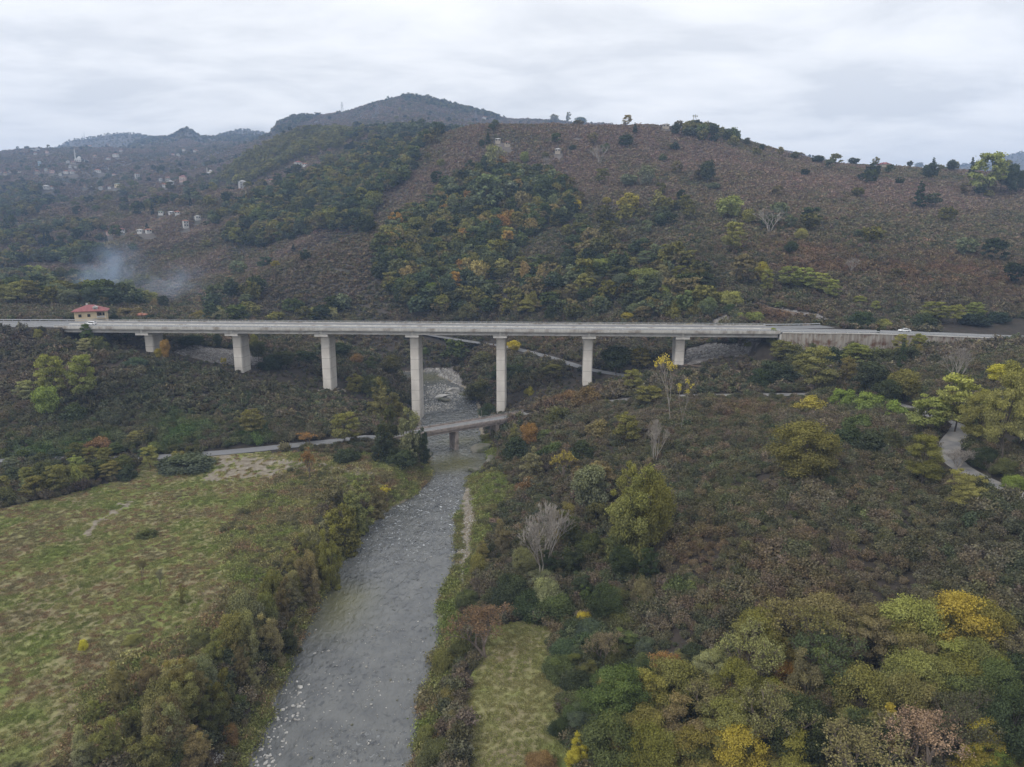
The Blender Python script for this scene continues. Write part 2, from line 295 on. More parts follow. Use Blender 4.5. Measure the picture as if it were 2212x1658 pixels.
# ------------------------------------------------------------------ helpers: materials
def mat(name, col=(.5, .5, .5), rough=.85, spec=.2):
    m = bpy.data.materials.new(name); m.use_nodes = True; b = m.node_tree.nodes['Principled BSDF']
    b.inputs['Base Color'].default_value = (*col, 1); b.inputs['Roughness'].default_value = rough; b.inputs['Specular IOR Level'].default_value = spec
    return m
def noisy(name, c1, c2, scale, rough=.85, spec=.2, detail=5, stretch=(1, 1, 1), bump=0.0, lo=.35, hi=.65, coord='Object', c3=None, s3=1.0):
    m = mat(name, c1, rough, spec); nt = m.node_tree; N = nt.nodes.new; L = nt.links.new; b = nt.nodes['Principled BSDF']
    tc = N('ShaderNodeTexCoord'); mp = N('ShaderNodeMapping'); mp.inputs['Scale'].default_value = stretch
    L(tc.outputs[coord], mp.inputs[0]); n = N('ShaderNodeTexNoise'); n.inputs['Scale'].default_value = scale; n.inputs['Detail'].default_value = detail
    L(mp.outputs[0], n.inputs['Vector']); r = N('ShaderNodeMapRange'); r.inputs[1].default_value = lo; r.inputs[2].default_value = hi; L(n.outputs['Fac'], r.inputs[0])
    mx = N('ShaderNodeMix'); mx.data_type = 'RGBA'; mx.inputs[6].default_value = (*c1, 1); mx.inputs[7].default_value = (*c2, 1); L(r.outputs[0], mx.inputs[0])
    o = mx.outputs[2]
    if c3:
        n3 = N('ShaderNodeTexNoise'); n3.inputs['Scale'].default_value = s3; n3.inputs['Detail'].default_value = 4; L(tc.outputs[coord], n3.inputs['Vector'])
        r3 = N('ShaderNodeMapRange'); r3.inputs[1].default_value = .5; r3.inputs[2].default_value = .68; L(n3.outputs['Fac'], r3.inputs[0])
        m3 = N('ShaderNodeMix'); m3.data_type = 'RGBA'; L(r3.outputs[0], m3.inputs[0]); L(o, m3.inputs[6]); m3.inputs[7].default_value = (*c3, 1); o = m3.outputs[2]
    L(o, b.inputs['Base Color'])
    if bump:
        bp = N('ShaderNodeBump'); bp.inputs['Strength'].default_value = 1; bp.inputs['Distance'].default_value = bump; L(n.outputs['Fac'], bp.inputs['Height']); L(bp.outputs[0], b.inputs['Normal'])
    return m
def leaf_mat(name, inst):
    m = bpy.data.materials.new(name); m.use_nodes = True; nt = m.node_tree; nt.nodes.clear(); N = nt.nodes.new; L = nt.links.new
    out = N('ShaderNodeOutputMaterial'); d = N('ShaderNodeBsdfDiffuse'); tr = N('ShaderNodeBsdfTranslucent'); ms = N('ShaderNodeMixShader'); ms.inputs[0].default_value = .14
    if inst:
        a = N('ShaderNodeAttribute'); a.attribute_type = 'INSTANCER'; a.attribute_name = 'tint'; col = a.outputs['Color']
    else:
        a = N('ShaderNodeObjectInfo'); col = a.outputs['Color']
    v = N('ShaderNodeAttribute'); v.attribute_type = 'GEOMETRY'; v.attribute_name = 'v'
    mr = N('ShaderNodeMapRange'); mr.inputs[3].default_value = .55; mr.inputs[4].default_value = 1.45; L(v.outputs['Fac'], mr.inputs[0])
    sc = N('ShaderNodeVectorMath'); sc.operation = 'SCALE'; L(col, sc.inputs[0]); L(mr.outputs[0], sc.inputs['Scale'])
    # some leaves turned: warmer
    v2 = N('ShaderNodeAttribute'); v2.attribute_type = 'GEOMETRY'; v2.attribute_name = 'w'
    mul = N('ShaderNodeMix'); mul.data_type = 'RGBA'; mul.blend_type = 'MULTIPLY'; L(v2.outputs['Fac'], mul.inputs[0]); L(sc.outputs[0], mul.inputs[6]); mul.inputs[7].default_value = (1.30, 1.30, .66, 1)
    L(mul.outputs[2], d.inputs[0]); L(mul.outputs[2], tr.inputs[0]); L(d.outputs[0], ms.inputs[1]); L(tr.outputs[0], ms.inputs[2]); L(ms.outputs[0], out.inputs[0])
    return m
M = {}
M['leaf'] = leaf_mat('leaf', False); M['leaf_i'] = leaf_mat('leaf_scatter', True)
M['bark'] = noisy('bark', (.09, .075, .06), (.05, .04, .032), 6)
M['pale_bark'] = noisy('pale_bark', (.34, .31, .275), (.20, .175, .15), 5)
M['twig'] = noisy('twig', (.20, .165, .14), (.12, .095, .08), 3)
M['concrete'] = noisy('concrete', (.60, .57, .53), (.45, .43, .40), .35, bump=.0, stretch=(1, 1, .35), c3=(.40, .37, .33), s3=.12)
M['asphalt'] = noisy('asphalt', (.155, .155, .16), (.20, .20, .20), .5, detail=6, c3=(.18, .18, .185), s3=.03)
M['lane'] = noisy('lane_paint', (.72, .72, .70), (.6, .6, .58), 2)
M['steel'] = mat('galvanised_steel', (.42, .43, .44), .5, .5)

# ------------------------------------------------------------------ helpers: meshes
def mesh(name, V, Fc, m=None, smooth=False, attrs=None):
    me = bpy.data.meshes.new(name); V = np.asarray(V, np.float32); me.vertices.add(len(V)); me.vertices.foreach_set('co', V.ravel())
    if isinstance(Fc, np.ndarray):
        n, k = Fc.shape; me.loops.add(n*k); me.polygons.add(n); me.loops.foreach_set('vertex_index', Fc.ravel().astype(np.int32))
        me.polygons.foreach_set('loop_start', (np.arange(n)*k).astype(np.int32)); me.polygons.foreach_set('loop_total', np.full(n, k, np.int32))
    else:
        li = [i for f in Fc for i in f]; me.loops.add(len(li)); me.polygons.add(len(Fc)); me.loops.foreach_set('vertex_index', li)
        st = np.concatenate([[0], np.cumsum([len(f) for f in Fc])[:-1]]).astype(np.int32)
        me.polygons.foreach_set('loop_start', st); me.polygons.foreach_set('loop_total', np.array([len(f) for f in Fc], np.int32))
    if m: me.materials.append(m)
    me.update(calc_edges=True)
    me.polygons.foreach_set('use_smooth', np.full(len(me.polygons), bool(smooth)))
    if attrs:
        for k, (dom, typ, data) in attrs.items():
            a = me.attributes.new(k, typ, dom); a.data.foreach_set({'FLOAT': 'value', 'INT': 'value', 'FLOAT_VECTOR': 'vector', 'FLOAT_COLOR': 'color'}[typ], np.asarray(data).ravel())
    return me
class MB:
    def __init__(s): s.V = []; s.F = []
    def add(s, v, f):
        n = len(s.V); s.V += [tuple(p) for p in v]; s.F += [tuple(i+n for i in q) for q in f]; return s
    def box(s, c, d, rz=0, taper=1.0):
        x, y, z = d[0]/2, d[1]/2, d[2]/2; ca, sa = math.cos(rz), math.sin(rz); v = []
        for k in (-1, 1):
            q = 1.0 if k < 0 else taper
            for a, b in ((-1, -1), (1, -1), (1, 1), (-1, 1)):
                X, Y = a*x*q, b*y*q; v.append((c[0]+X*ca-Y*sa, c[1]+X*sa+Y*ca, c[2]+k*z))
        return s.add(v, [(0, 3, 2, 1), (4, 5, 6, 7), (0, 1, 5, 4), (1, 2, 6, 5), (2, 3, 7, 6), (3, 0, 4, 7)])
    def tube(s, a, b, r0, r1, n=5):
        a = Vector(a); b = Vector(b); d = (b-a).normalized(); u = d.orthogonal().normalized(); w = d.cross(u); v = []
        for p, r in ((a, r0), (b, r1)):
            for i in range(n):
                t = 2*math.pi*i/n; v.append(p+u*math.cos(t)*r+w*math.sin(t)*r)
        return s.add(v, [(i, (i+1) % n, n+(i+1) % n, n+i) for i in range(n)]+[tuple(range(n, 2*n))])
    def prism(s, pts, z0, z1):
        n = len(pts); v = [(x, y, z0) for x, y in pts]+[(x, y, z1) for x, y in pts]
        return s.add(v, [tuple(range(n-1, -1, -1)), tuple(range(n, 2*n))]+[(i, (i+1) % n, n+(i+1) % n, n+i) for i in range(n)])
    def sweep(s, P, sec):      # P (n,3) axis, sec [(offset, height)] closed section
        P = np.asarray(P, float); T = np.gradient(P[:, :2], axis=0); T /= np.linalg.norm(T, axis=1)[:, None]; nrm = np.stack([-T[:, 1], T[:, 0]], 1); k = len(sec); v = []
        for p, q in zip(P, nrm):
            for o, h in sec: v.append((p[0]+q[0]*o, p[1]+q[1]*o, p[2]+h))
        f = [(i*k+j, i*k+(j+1) % k, (i+1)*k+(j+1) % k, (i+1)*k+j) for i in range(len(P)-1) for j in range(k)]
        f += [tuple(range(k-1, -1, -1)), tuple((len(P)-1)*k+j for j in range(k))]
        return s.add(v, f)
    def ribbon(s, P, a, b, dz=0):
        P = np.asarray(P, float); T = np.gradient(P[:, :2], axis=0); T /= np.linalg.norm(T, axis=1)[:, None]; nrm = np.stack([-T[:, 1], T[:, 0]], 1); v = []
        for p, q in zip(P, nrm):
            for o in (a, b): v.append((p[0]+q[0]*o, p[1]+q[1]*o, p[2]+dz))
        return s.add(v, [(2*i, 2*i+1, 2*i+3, 2*i+2) for i in range(len(P)-1)])
    def build(s, name, m, parent=None, smooth=False):
        me = mesh(name, s.V, s.F, m, smooth); return obj(name, me, parent)
def obj(name, me, parent=None, loc=None):
    o = bpy.data.objects.new(name, me); C.objects.link(o)
    if parent is not None: o.parent = parent
    if loc is not None: o.location = loc
    return o
def tag(o, label=None, cat=None, group=None, kind=None):
    if label: o['label'] = label
    if cat: o['category'] = cat
    if group: o['group'] = group
    if kind: o['kind'] = kind
    return o
def empty(name, loc, rz=0, **k):
    o = bpy.data.objects.new(name, None); C.objects.link(o); o.location = loc; o.rotation_euler = (0, 0, rz); o.empty_display_size = .1
    return tag(o, **k)

# ------------------------------------------------------------------ ground
def build_ground():
    g, rg, rk, br = zones(GX, GY)
    d = river_d(GX, GY); bed = sstep(2.2, .2, d)*(GY < 395)
    col = np.zeros((NT, NR, 4), np.float32); col[..., 0] = g*1.0+rg*.55; col[..., 1] = np.maximum(br, bed); col[..., 2] = rk; col[..., 3] = 1
    V = np.stack([GX, GY, HH], -1).reshape(-1, 3); i = np.arange(NT-1)[:, None]*NR+np.arange(NR-1)[None, :]
    Fc = np.stack([i, i+NR, i+NR+1, i+1], -1).reshape(-1, 4)
    m = mat('ground', (.06, .05, .04), .95, .05); nt = m.node_tree; N = nt.nodes.new; L = nt.links.new; b = nt.nodes['Principled BSDF']
    tc = N('ShaderNodeTexCoord')
    def nz(s, d=6, dist=0.0):
        n = N('ShaderNodeTexNoise'); n.inputs['Scale'].default_value = s; n.inputs['Detail'].default_value = d; n.inputs['Distortion'].default_value = dist; L(tc.outputs['Object'], n.inputs['Vector']); return n.outputs['Fac']
    def ramp(f, *st):
        r = N('ShaderNodeValToRGB'); L(f, r.inputs[0]); e = r.color_ramp.elements
        e[0].position, e[0].color = st[0][0], (*st[0][1], 1); e[1].position, e[1].color = st[-1][0], (*st[-1][1], 1)
        for p, c in st[1:-1]: q = e.new(p); q.color = (*c, 1)
        return r.outputs[0]
    def mixc(f, a, b_):
        x = N('ShaderNodeMix'); x.data_type = 'RGBA'
        L(f, x.inputs[0]) if not isinstance(f, float) else None
        L(a, x.inputs[6]); L(b_, x.inputs[7]); return x.outputs[2]
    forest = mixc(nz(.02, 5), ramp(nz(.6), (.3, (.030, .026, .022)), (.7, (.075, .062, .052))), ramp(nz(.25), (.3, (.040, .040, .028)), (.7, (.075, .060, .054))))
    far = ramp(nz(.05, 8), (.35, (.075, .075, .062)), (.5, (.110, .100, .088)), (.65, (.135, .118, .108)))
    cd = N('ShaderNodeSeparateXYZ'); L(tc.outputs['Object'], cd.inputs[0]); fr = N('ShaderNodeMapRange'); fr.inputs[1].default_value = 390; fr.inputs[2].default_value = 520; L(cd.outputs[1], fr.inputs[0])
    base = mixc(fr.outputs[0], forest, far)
    gr = ramp(nz(.11, 8, .1), (.30, (.125, .155, .045)), (.42, (.185, .205, .070)), (.50, (.225, .215, .10)), (.58, (.225, .20, .11)), (.66, (.205, .17, .105)), (.78, (.21, .21, .09)))
    grf = ramp(nz(1.3, 8), (.3, (.72, .72, .72)), (.7, (1.2, 1.2, 1.2)))
    gm = N('ShaderNodeMix'); gm.data_type = 'RGBA'; gm.blend_type = 'MULTIPLY'; gm.inputs[0].default_value = 1; L(gr, gm.inputs[6]); L(grf, gm.inputs[7])
    dirt = ramp(nz(.8, 8), (.3, (.15, .125, .095)), (.55, (.23, .20, .155)), (.75, (.31, .285, .245)))
    rock = ramp(nz(.7, 9, .8), (.3, (.08, .072, .066)), (.5, (.19, .175, .165)), (.7, (.31, .295, .28)))
    at = N('ShaderNodeAttribute'); at.attribute_name = 'zone'; sp = N('ShaderNodeSeparateColor'); L(at.outputs['Color'], sp.inputs[0])
    def rag(f, s):
        a = N('ShaderNodeMath'); a.operation = 'ADD'; L(f, a.inputs[0]); q = N('ShaderNodeMath'); q.operation = 'MULTIPLY_ADD'; L(nz(s, 5), q.inputs[0]); q.inputs[1].default_value = 1.1; q.inputs[2].default_value = -.55; L(q.outputs[0], a.inputs[1])
        r = N('ShaderNodeMapRange'); r.inputs[1].default_value = .35; r.inputs[2].default_value = .65; L(a.outputs[0], r.inputs[0]); return r.outputs[0]
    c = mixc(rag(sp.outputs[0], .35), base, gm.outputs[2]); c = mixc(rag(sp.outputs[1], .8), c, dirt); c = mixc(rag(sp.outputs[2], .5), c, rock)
    L(c, b.inputs['Base Color'])
    bp = N('ShaderNodeBump'); bp.inputs['Distance'].default_value = .15; bp.inputs['Strength'].default_value = .6; L(nz(1.1, 8), bp.inputs['Height']); L(bp.outputs[0], b.inputs['Normal'])
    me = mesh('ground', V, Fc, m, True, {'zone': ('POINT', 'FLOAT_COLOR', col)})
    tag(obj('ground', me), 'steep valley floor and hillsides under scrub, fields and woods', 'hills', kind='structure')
build_ground()

# ------------------------------------------------------------------ water
def build_water():
    ys = np.concatenate([np.linspace(30, 300, 420), np.linspace(301, 402, 150)]); nx = 26; V = []
    for y in ys:
        l, r = river_lr(np.array(y)); l = float(l)-4; r = float(r)+4
        for k in range(nx): V.append((l+(r-l)*k/(nx-1), y, float(wz(y))))
    V = np.array(V); V[:, 2] += .05*fbm(V[:, 0]/3, V[:, 1]/3, 2)
    i = (np.arange(len(ys)-1)[:, None]*nx+np.arange(nx-1)[None, :]).ravel(); Fc = np.stack([i, i+1, i+nx+1, i+nx], 1)
    m = mat('river_water', (.1, .1, .1), .12, .5); nt = m.node_tree; N = nt.nodes.new; L = nt.links.new; b = nt.nodes['Principled BSDF']
    tc = N('ShaderNodeTexCoord')
    def nz(s, d=5, dist=0.0, st=(1, 1, 1)):
        mp = N('ShaderNodeMapping'); mp.inputs['Scale'].default_value = st; L(tc.outputs['Object'], mp.inputs[0])
        n = N('ShaderNodeTexNoise'); n.inputs['Scale'].default_value = s; n.inputs['Detail'].default_value = d; n.inputs['Distortion'].default_value = dist; L(mp.outputs[0], n.inputs['Vector']); return n.outputs['Fac']
    def rmp(f, a, b_, c=0., d=1.):
        r = N('ShaderNodeMapRange'); r.inputs[1].default_value = a; r.inputs[2].default_value = b_; r.inputs[3].default_value = c; r.inputs[4].default_value = d; L(f, r.inputs[0]); return r.outputs[0]
    def mul(a, b_):
        r = N('ShaderNodeMath'); r.operation = 'MULTIPLY'; L(a, r.inputs[0]); L(b_, r.inputs[1]); return r.outputs[0]
    def mixc(f, a, b_):
        x = N('ShaderNodeMix'); x.data_type = 'RGBA'; L(f, x.inputs[0])
        for k, c in ((6, a), (7, b_)):
            if isinstance(c, tuple): x.inputs[k].default_value = (*c, 1)
            else: L(c, x.inputs[k])
        return x.outputs[2]
    sep = N('ShaderNodeSeparateXYZ'); L(tc.outputs['Object'], sep.inputs[0])
    at = N('ShaderNodeAttribute'); at.attribute_name = 'wet'; sp = N('ShaderNodeSeparateColor'); L(at.outputs['Color'], sp.inputs[0])
    bedc = mixc(rmp(nz(.25, 6), .35, .65), (.085, .088, .088), (.125, .127, .122))
    st = rmp(nz(1.1, 7, .3, (1, .7, 1)), .53, .66); bedc = mixc(mul(st, rmp(nz(.12, 3), .35, .6)), bedc, (.045, .047, .05))
    bedc = mixc(sp.outputs[1], bedc, (.13, .125, .062))
    foam = mul(rmp(nz(1.3, 7, 1.0, (1, .8, 1)), .575, .66), sp.outputs[0])
    c = mixc(foam, bedc, (.62, .64, .66)); L(c, b.inputs['Base Color'])
    L(rmp(foam, 0, 1, .10, .7), b.inputs['Roughness'])
    bp = N('ShaderNodeBump'); bp.inputs['Distance'].default_value = .45; bp.inputs['Strength'].default_value = .9
    ad = N('ShaderNodeMath'); ad.operation = 'ADD'; L(nz(.75, 6, .6, (1, .55, 1)), ad.inputs[0]); L(foam, ad.inputs[1]); L(ad.outputs[0], bp.inputs['Height']); L(bp.outputs[0], b.inputs['Normal'])
    X, Y = V[:, 0], V[:, 1]; px, py = proj(X, Y, V[:, 2]); d = river_d(X, Y)
    def spot(cx, cy_, r):
        P = cast_w(cx, cy_); return np.exp(-(((X-P[0])**2+(Y-P[1])**2)/r**2))
    foamw = np.clip(1.15*spot(930, 1085, 16)+1.0*spot(895, 1130, 14)+.8*spot(850, 1180, 10)+1.2*spot(1000, 880, 8)+1.1*spot(1015, 862, 9)+.8*spot(985, 845, 14)+.35*spot(800, 1610, 3)+.3*spot(720, 1640, 2.5)+.45*spot(960, 1040, 9), 0, 1)
    green = np.clip(1.0*spot(985, 1000, 9)+.8*spot(1000, 955, 8)+.6*spot(930, 1010, 6)+.8*spot(740, 1290, 6)+.5*spot(720, 1340, 7)+.8*spot(930, 815, 12), 0, .95)*(d < 3)
    col = np.stack([foamw, green, foamw*0, foamw*0+1], 1)
    me = mesh('water', V, Fc, m, True, {'wet': ('POINT', 'FLOAT_COLOR', col.astype(np.float32))})
    tag(obj('water', me), 'shallow grey river running over stones with small rapids', 'river', kind='structure')
def cast_w(x, y):
    t, s = ray(x, y); Y = -ZC/s
    for _ in range(4): Y = (float(wz(Y))-ZC)/s
    return t*Y, Y, float(wz(Y))
build_water()

# ------------------------------------------------------------------ roads
def structure(name, mb, m, label, cat): return tag(mb.build(name, m), label, cat, kind='structure')
structure('road', MB().ribbon(valley_road, 2.7, -2.7, .06), M['asphalt'], 'narrow grey valley road leading to the small bridge', 'road')
structure('road', MB().ribbon(east_road, 2.2, -2.2, .06), noisy('old_asphalt', (.15, .15, .155), (.26, .245, .225), .4), 'narrow road winding up the right slope', 'road')
structure('road', MB().ribbon(upstream_road, 2.6, -2.6, .06), M['asphalt'], 'narrow road cut into the far bank behind the viaduct', 'road')
dm = noisy('dirt_track', (.20, .15, .11), (.12, .085, .06), .6)
structure('path', MB().ribbon(track_a, 1.8, -1.8, .05), dm, 'brown dirt track climbing above the right end of the viaduct', 'track')
structure('path', MB().ribbon(track_b, 1.8, -1.8, .05), dm, 'brown dirt track below the right end of the viaduct', 'track')
def main_roads():
    L = resample(left_road, 6, 1)
    structure('road', MB().sweep(L, [(10.2, 0), (10.2, -.8), (-10.2, -.8), (-10.2, 0)]), M['asphalt'], 'grey main road running off the left end of the viaduct', 'road')
    mk = MB()
    for o in (9.3, .9, -.9, -9.3): mk.ribbon(L, o+.09, o-.09, .012)
    for k in range(0, len(L)-2, 2):
        for o in (5, -5): mk.ribbon(L[k:k+2], o+.07, o-.07, .012)
    structure('road_marking', mk, M['lane'], 'white lines on the main road left of the viaduct', 'road marking')
    R = resample(right_road, 5, 3); R[0] = right_road[0]
    structure('road', MB().sweep(R, [(5.6, 0), (5.6, -.8), (-5.4, -.8), (-5.4, 0)]), M['asphalt'], 'main road curving right above the ribbed retaining wall', 'road')
    mk = MB()
    for o in (4.7, -4.7): mk.ribbon(R, o+.16, o-.16, .012)
    for k in range(0, len(R)-2, 2): mk.ribbon(R[k:k+2], .08, -.08, .012)
    structure('road_marking', mk, M['lane'], 'white lines on the main road right of the viaduct', 'road marking')
    structure('road', MB().sweep(resample(right_far, 4, 1), [(4.6, 0), (4.6, -.8), (-4.4, -.8), (-4.4, 0)]), M['asphalt'], 'far carriageway ending at the foot of the hill', 'road')
    # guard rails
    def rail(P, off, label):
        e = empty('guard_rail', (float(P[0][0]), float(P[0][1]), float(P[0][2])), label=label, cat='guard rail', group='guard rails beside the main road')
        Q = P-P[0]
        a = MB(); a.sweep(Q, [(off, .78), (off+.06, .62), (off, .46), (off-.04, .62)]); a.build('rail', M['steel'], e)
        b = MB(); T = np.gradient(Q[:, :2], axis=0); T /= np.linalg.norm(T, axis=1)[:, None]
        b.box((0, 0, .33), (.1, .12, .9)); pm_ = mesh('post', b.V, b.F, M['steel'])
        for p, t in zip(Q, T): obj('post', pm_, e, (p[0]-t[1]*off, p[1]+t[0]*off, p[2]))
    rail(resample(left_road, 4, 1), -10.0, 'steel guard rail along the near edge of the left road')
    rail(resample(left_road, 4, 1), 10.0, 'steel guard rail along the far edge of the left road')
    rail(resample(right_road, 4, 1), -5.2, 'steel guard rail on top of the ribbed retaining wall')
    rail(resample(right_far, 4, 1), 4.4, 'steel guard rail along the far carriageway by the hill')
main_roads()

# ------------------------------------------------------------------ viaduct
def build_viaduct():
    ang = math.atan(-0.055); ca, sa = math.cos(ang), math.sin(ang)
    x0, y0 = AXL, deckY(AXL); Ln = (AXR-AXL)/ca
    root = empty('viaduct', (x0, y0, 0), ang, label='long concrete road viaduct on tall piers crossing the river valley', cat='viaduct')
    S = lambda X: (X-AXL)/ca            # along the deck
    def beam(name, m, sec, a=0, b=Ln, par=root):
        P = np.array([(a, 0, DZ), ((a+b)/2, 0, DZ), (b, 0, DZ)]); return MB().sweep(P, sec).build(name, m, par)
    fas = noisy('fascia_concrete', (.47, .45, .42), (.36, .345, .32), .9, stretch=(1.3, 1, .08), c3=(.24, .21, .18), s3=.3)
    deck = beam('deck', fas, [(10, .0), (10, -.75), (9.2, -.95), (-9.2, -.95), (-10, -.75), (-10, .0)])
    beam('parapet', fas, [(-9.65, .45), (-10.05, .45), (-10.08, -.4), (-10.02, -.4), (-10.0, .004), (-9.65, .004)], par=root)
    beam('parapet', fas, [(10.05, .45), (9.65, .45), (9.65, .004), (10.0, .004), (10.02, -.4), (10.08, -.4)], par=root)
    # roadway surfaces, lines, median
    a = MB(); a.ribbon(np.array([(0, 0, DZ), (Ln/2, 0, DZ), (Ln, 0, DZ)]), 9.6, .75, .004); a.build('roadway', noisy('far_asphalt', (.155, .155, .16), (.20, .20, .20), .5), root)
    a = MB(); a.ribbon(np.array([(0, 0, DZ), (Ln/2, 0, DZ), (Ln, 0, DZ)]), -.75, -9.6, .004); a.build('roadway', M['asphalt'], root)
    P = np.array([(0, 0, DZ), (Ln/2, 0, DZ), (Ln, 0, DZ)]); a = MB()
    for o in (9.2, 1.2, -1.3, -9.0): a.ribbon(P, o+.13, o-.13, .012)
    for k in range(int(Ln/12)):
        q = np.array([(k*12, 0, DZ), (k*12+2, 0, DZ), (k*12+4, 0, DZ)])
        for o in (5.2, -5.2): a.ribbon(q, o+.07, o-.07, .012)
    a.build('lane_marking', M['lane'], root)
    beam('median_kerb', fas, [(.5, .35), (.75, .0), (-.75, .0), (-.5, .35)])
    # railings
    for o in (-9.85, 9.85):
        r = MB(); r.sweep(P, [(o+.05, 1.0), (o+.05, .92), (o-.05, .92), (o-.05, 1.0)]); r.sweep(P, [(o+.03, .75), (o+.03, .70), (o-.03, .70), (o-.03, .75)])
        for k in range(int(Ln/2.5)+1): r.box((k*2.5, o, DZ+.72), (.09, .09, .56))
        r.build('railing', M['steel'], root)
    # girders span by span
    px = [322, 512, 703, 896, 1083, 1272, 1471]
    XP = []
    for x in px:
        X = 0
        for _ in range(6):
            Yf = deckY(X)-4; X = (x-CX)/F*(Yf*CT+(ZC-33)*ST)
        XP.append(X)
    ends = [AXL]+XP+[AXR]; gm = noisy('girder_concrete', (.40, .385, .365), (.31, .30, .285), .4, stretch=(.5, 1, .5), c3=(.27, .25, .23), s3=.5)
    for i in range(len(ends)-1):
        a, b = S(ends[i])+.55, S(ends[i+1])-.55; g = MB()
        for o in (-8.7, -6.2, -3.7, -1.2, 1.2, 3.7, 6.2, 8.7):
            g.sweep(np.array([(a, 0, DZ), ((a+b)/2, 0, DZ), (b, 0, DZ)]), [(o+.55, -.955), (o+.55, -1.15), (o+.14, -1.25), (o+.14, -1.75), (o+.38, -1.9), (o+.38, -2.2), (o-.38, -2.2), (o-.38, -1.9), (o-.14, -1.75), (o-.14, -1.25), (o-.55, -1.15), (o-.55, -.955)])
        g.build('girder', gm, root)
    # piers
    pm = noisy('pier_concrete', (.66, .62, .565), (.55, .515, .47), .3, c3=(.46, .42, .38), s3=.12, stretch=(1, 1, .5))
    nt = pm.node_tree; N = nt.nodes.new; L = nt.links.new; bs = nt.nodes['Principled BSDF']; src = bs.inputs['Base Color'].links[0].from_socket
    tc = N('ShaderNodeTexCoord'); sp = N('ShaderNodeSeparateXYZ'); L(tc.outputs['Object'], sp.inputs[0]); mo = N('ShaderNodeMath'); mo.operation = 'PINGPONG'; mo.inputs[1].default_value = 2.15; L(sp.outputs[2], mo.inputs[0])
    lt = N('ShaderNodeMath'); lt.operation = 'LESS_THAN'; lt.inputs[1].default_value = .09; L(mo.outputs[0], lt.inputs[0]); ml = N('ShaderNodeMath'); ml.operation = 'MULTIPLY'; ml.inputs[1].default_value = .55; L(lt.outputs[0], ml.inputs[0])
    mx = N('ShaderNodeMix'); mx.data_type = 'RGBA'; L(ml.outputs[0], mx.inputs[0]); L(src, mx.inputs[6]); mx.inputs[7].default_value = (.22, .2, .18, 1); L(mx.outputs[2], bs.inputs['Base Color'])
    for X in XP:
        s = S(X); yy = deckY(X); gz = min(float(hz(X+dx, yy+dy)) for dx in (-2, 2) for dy in (-5, 0, 5))-2.5
        p = empty('pier', (s, 0, 0)); p.parent = root
        q = MB(); q.prism([(-1.85, -3.6), (-1.5, -4), (1.5, -4), (1.85, -3.6), (1.85, 3.6), (1.5, 4), (-1.5, 4), (-1.85, 3.6)], gz, DZ-3.25)
        sh = q.build('pier_shaft', pm, p)
        q = MB(); q.add([(-2.7, -8.6, DZ-3.3), (2.7, -8.6, DZ-3.3), (2.7, 8.6, DZ-3.3), (-2.7, 8.6, DZ-3.3), (-2.7, -8.6, DZ-2.25), (2.7, -8.6, DZ-2.25), (2.7, 8.6, DZ-2.25), (-2.7, 8.6, DZ-2.25)], [(0, 3, 2, 1), (4, 5, 6, 7), (0, 1, 5, 4), (1, 2, 6, 5), (2, 3, 7, 6), (3, 0, 4, 7)])
        q.box((0, 0, DZ-1.65), (.9, 17.6, 1.15)); q.build('pier_cap', M['concrete'], p)
    # abutments
    for s, sg, X in ((-1.2, -1, AXL), (Ln+1.2, 1, AXR)):
        q = MB(); gz = 30.5 if sg > 0 else 29
        q.box((s, 0, (DZ-.85+gz)/2), (2.4, 19.6, DZ-.85-gz)); ab = q.build('abutment', M['concrete'], root)
        w = MB()
        if sg < 0: w.add([(s-8, -9.8, DZ-.8), (s, -9.8, DZ-.8), (s+1.2, -9.8, DZ-4.6), (s-1.0, -9.8, DZ-7.2), (s-8, -9.3, DZ-.8), (s, -9.3, DZ-.8), (s+1.2, -9.3, DZ-4.6), (s-1.0, -9.3, DZ-7.2)], [(0, 3, 2, 1)[::-1], (4, 5, 6, 7)[::-1], (0, 1, 5, 4), (1, 2, 6, 5), (2, 3, 7, 6), (3, 0, 4, 7)]); w.build('wing_wall', M['concrete'], ab)
build_viaduct()

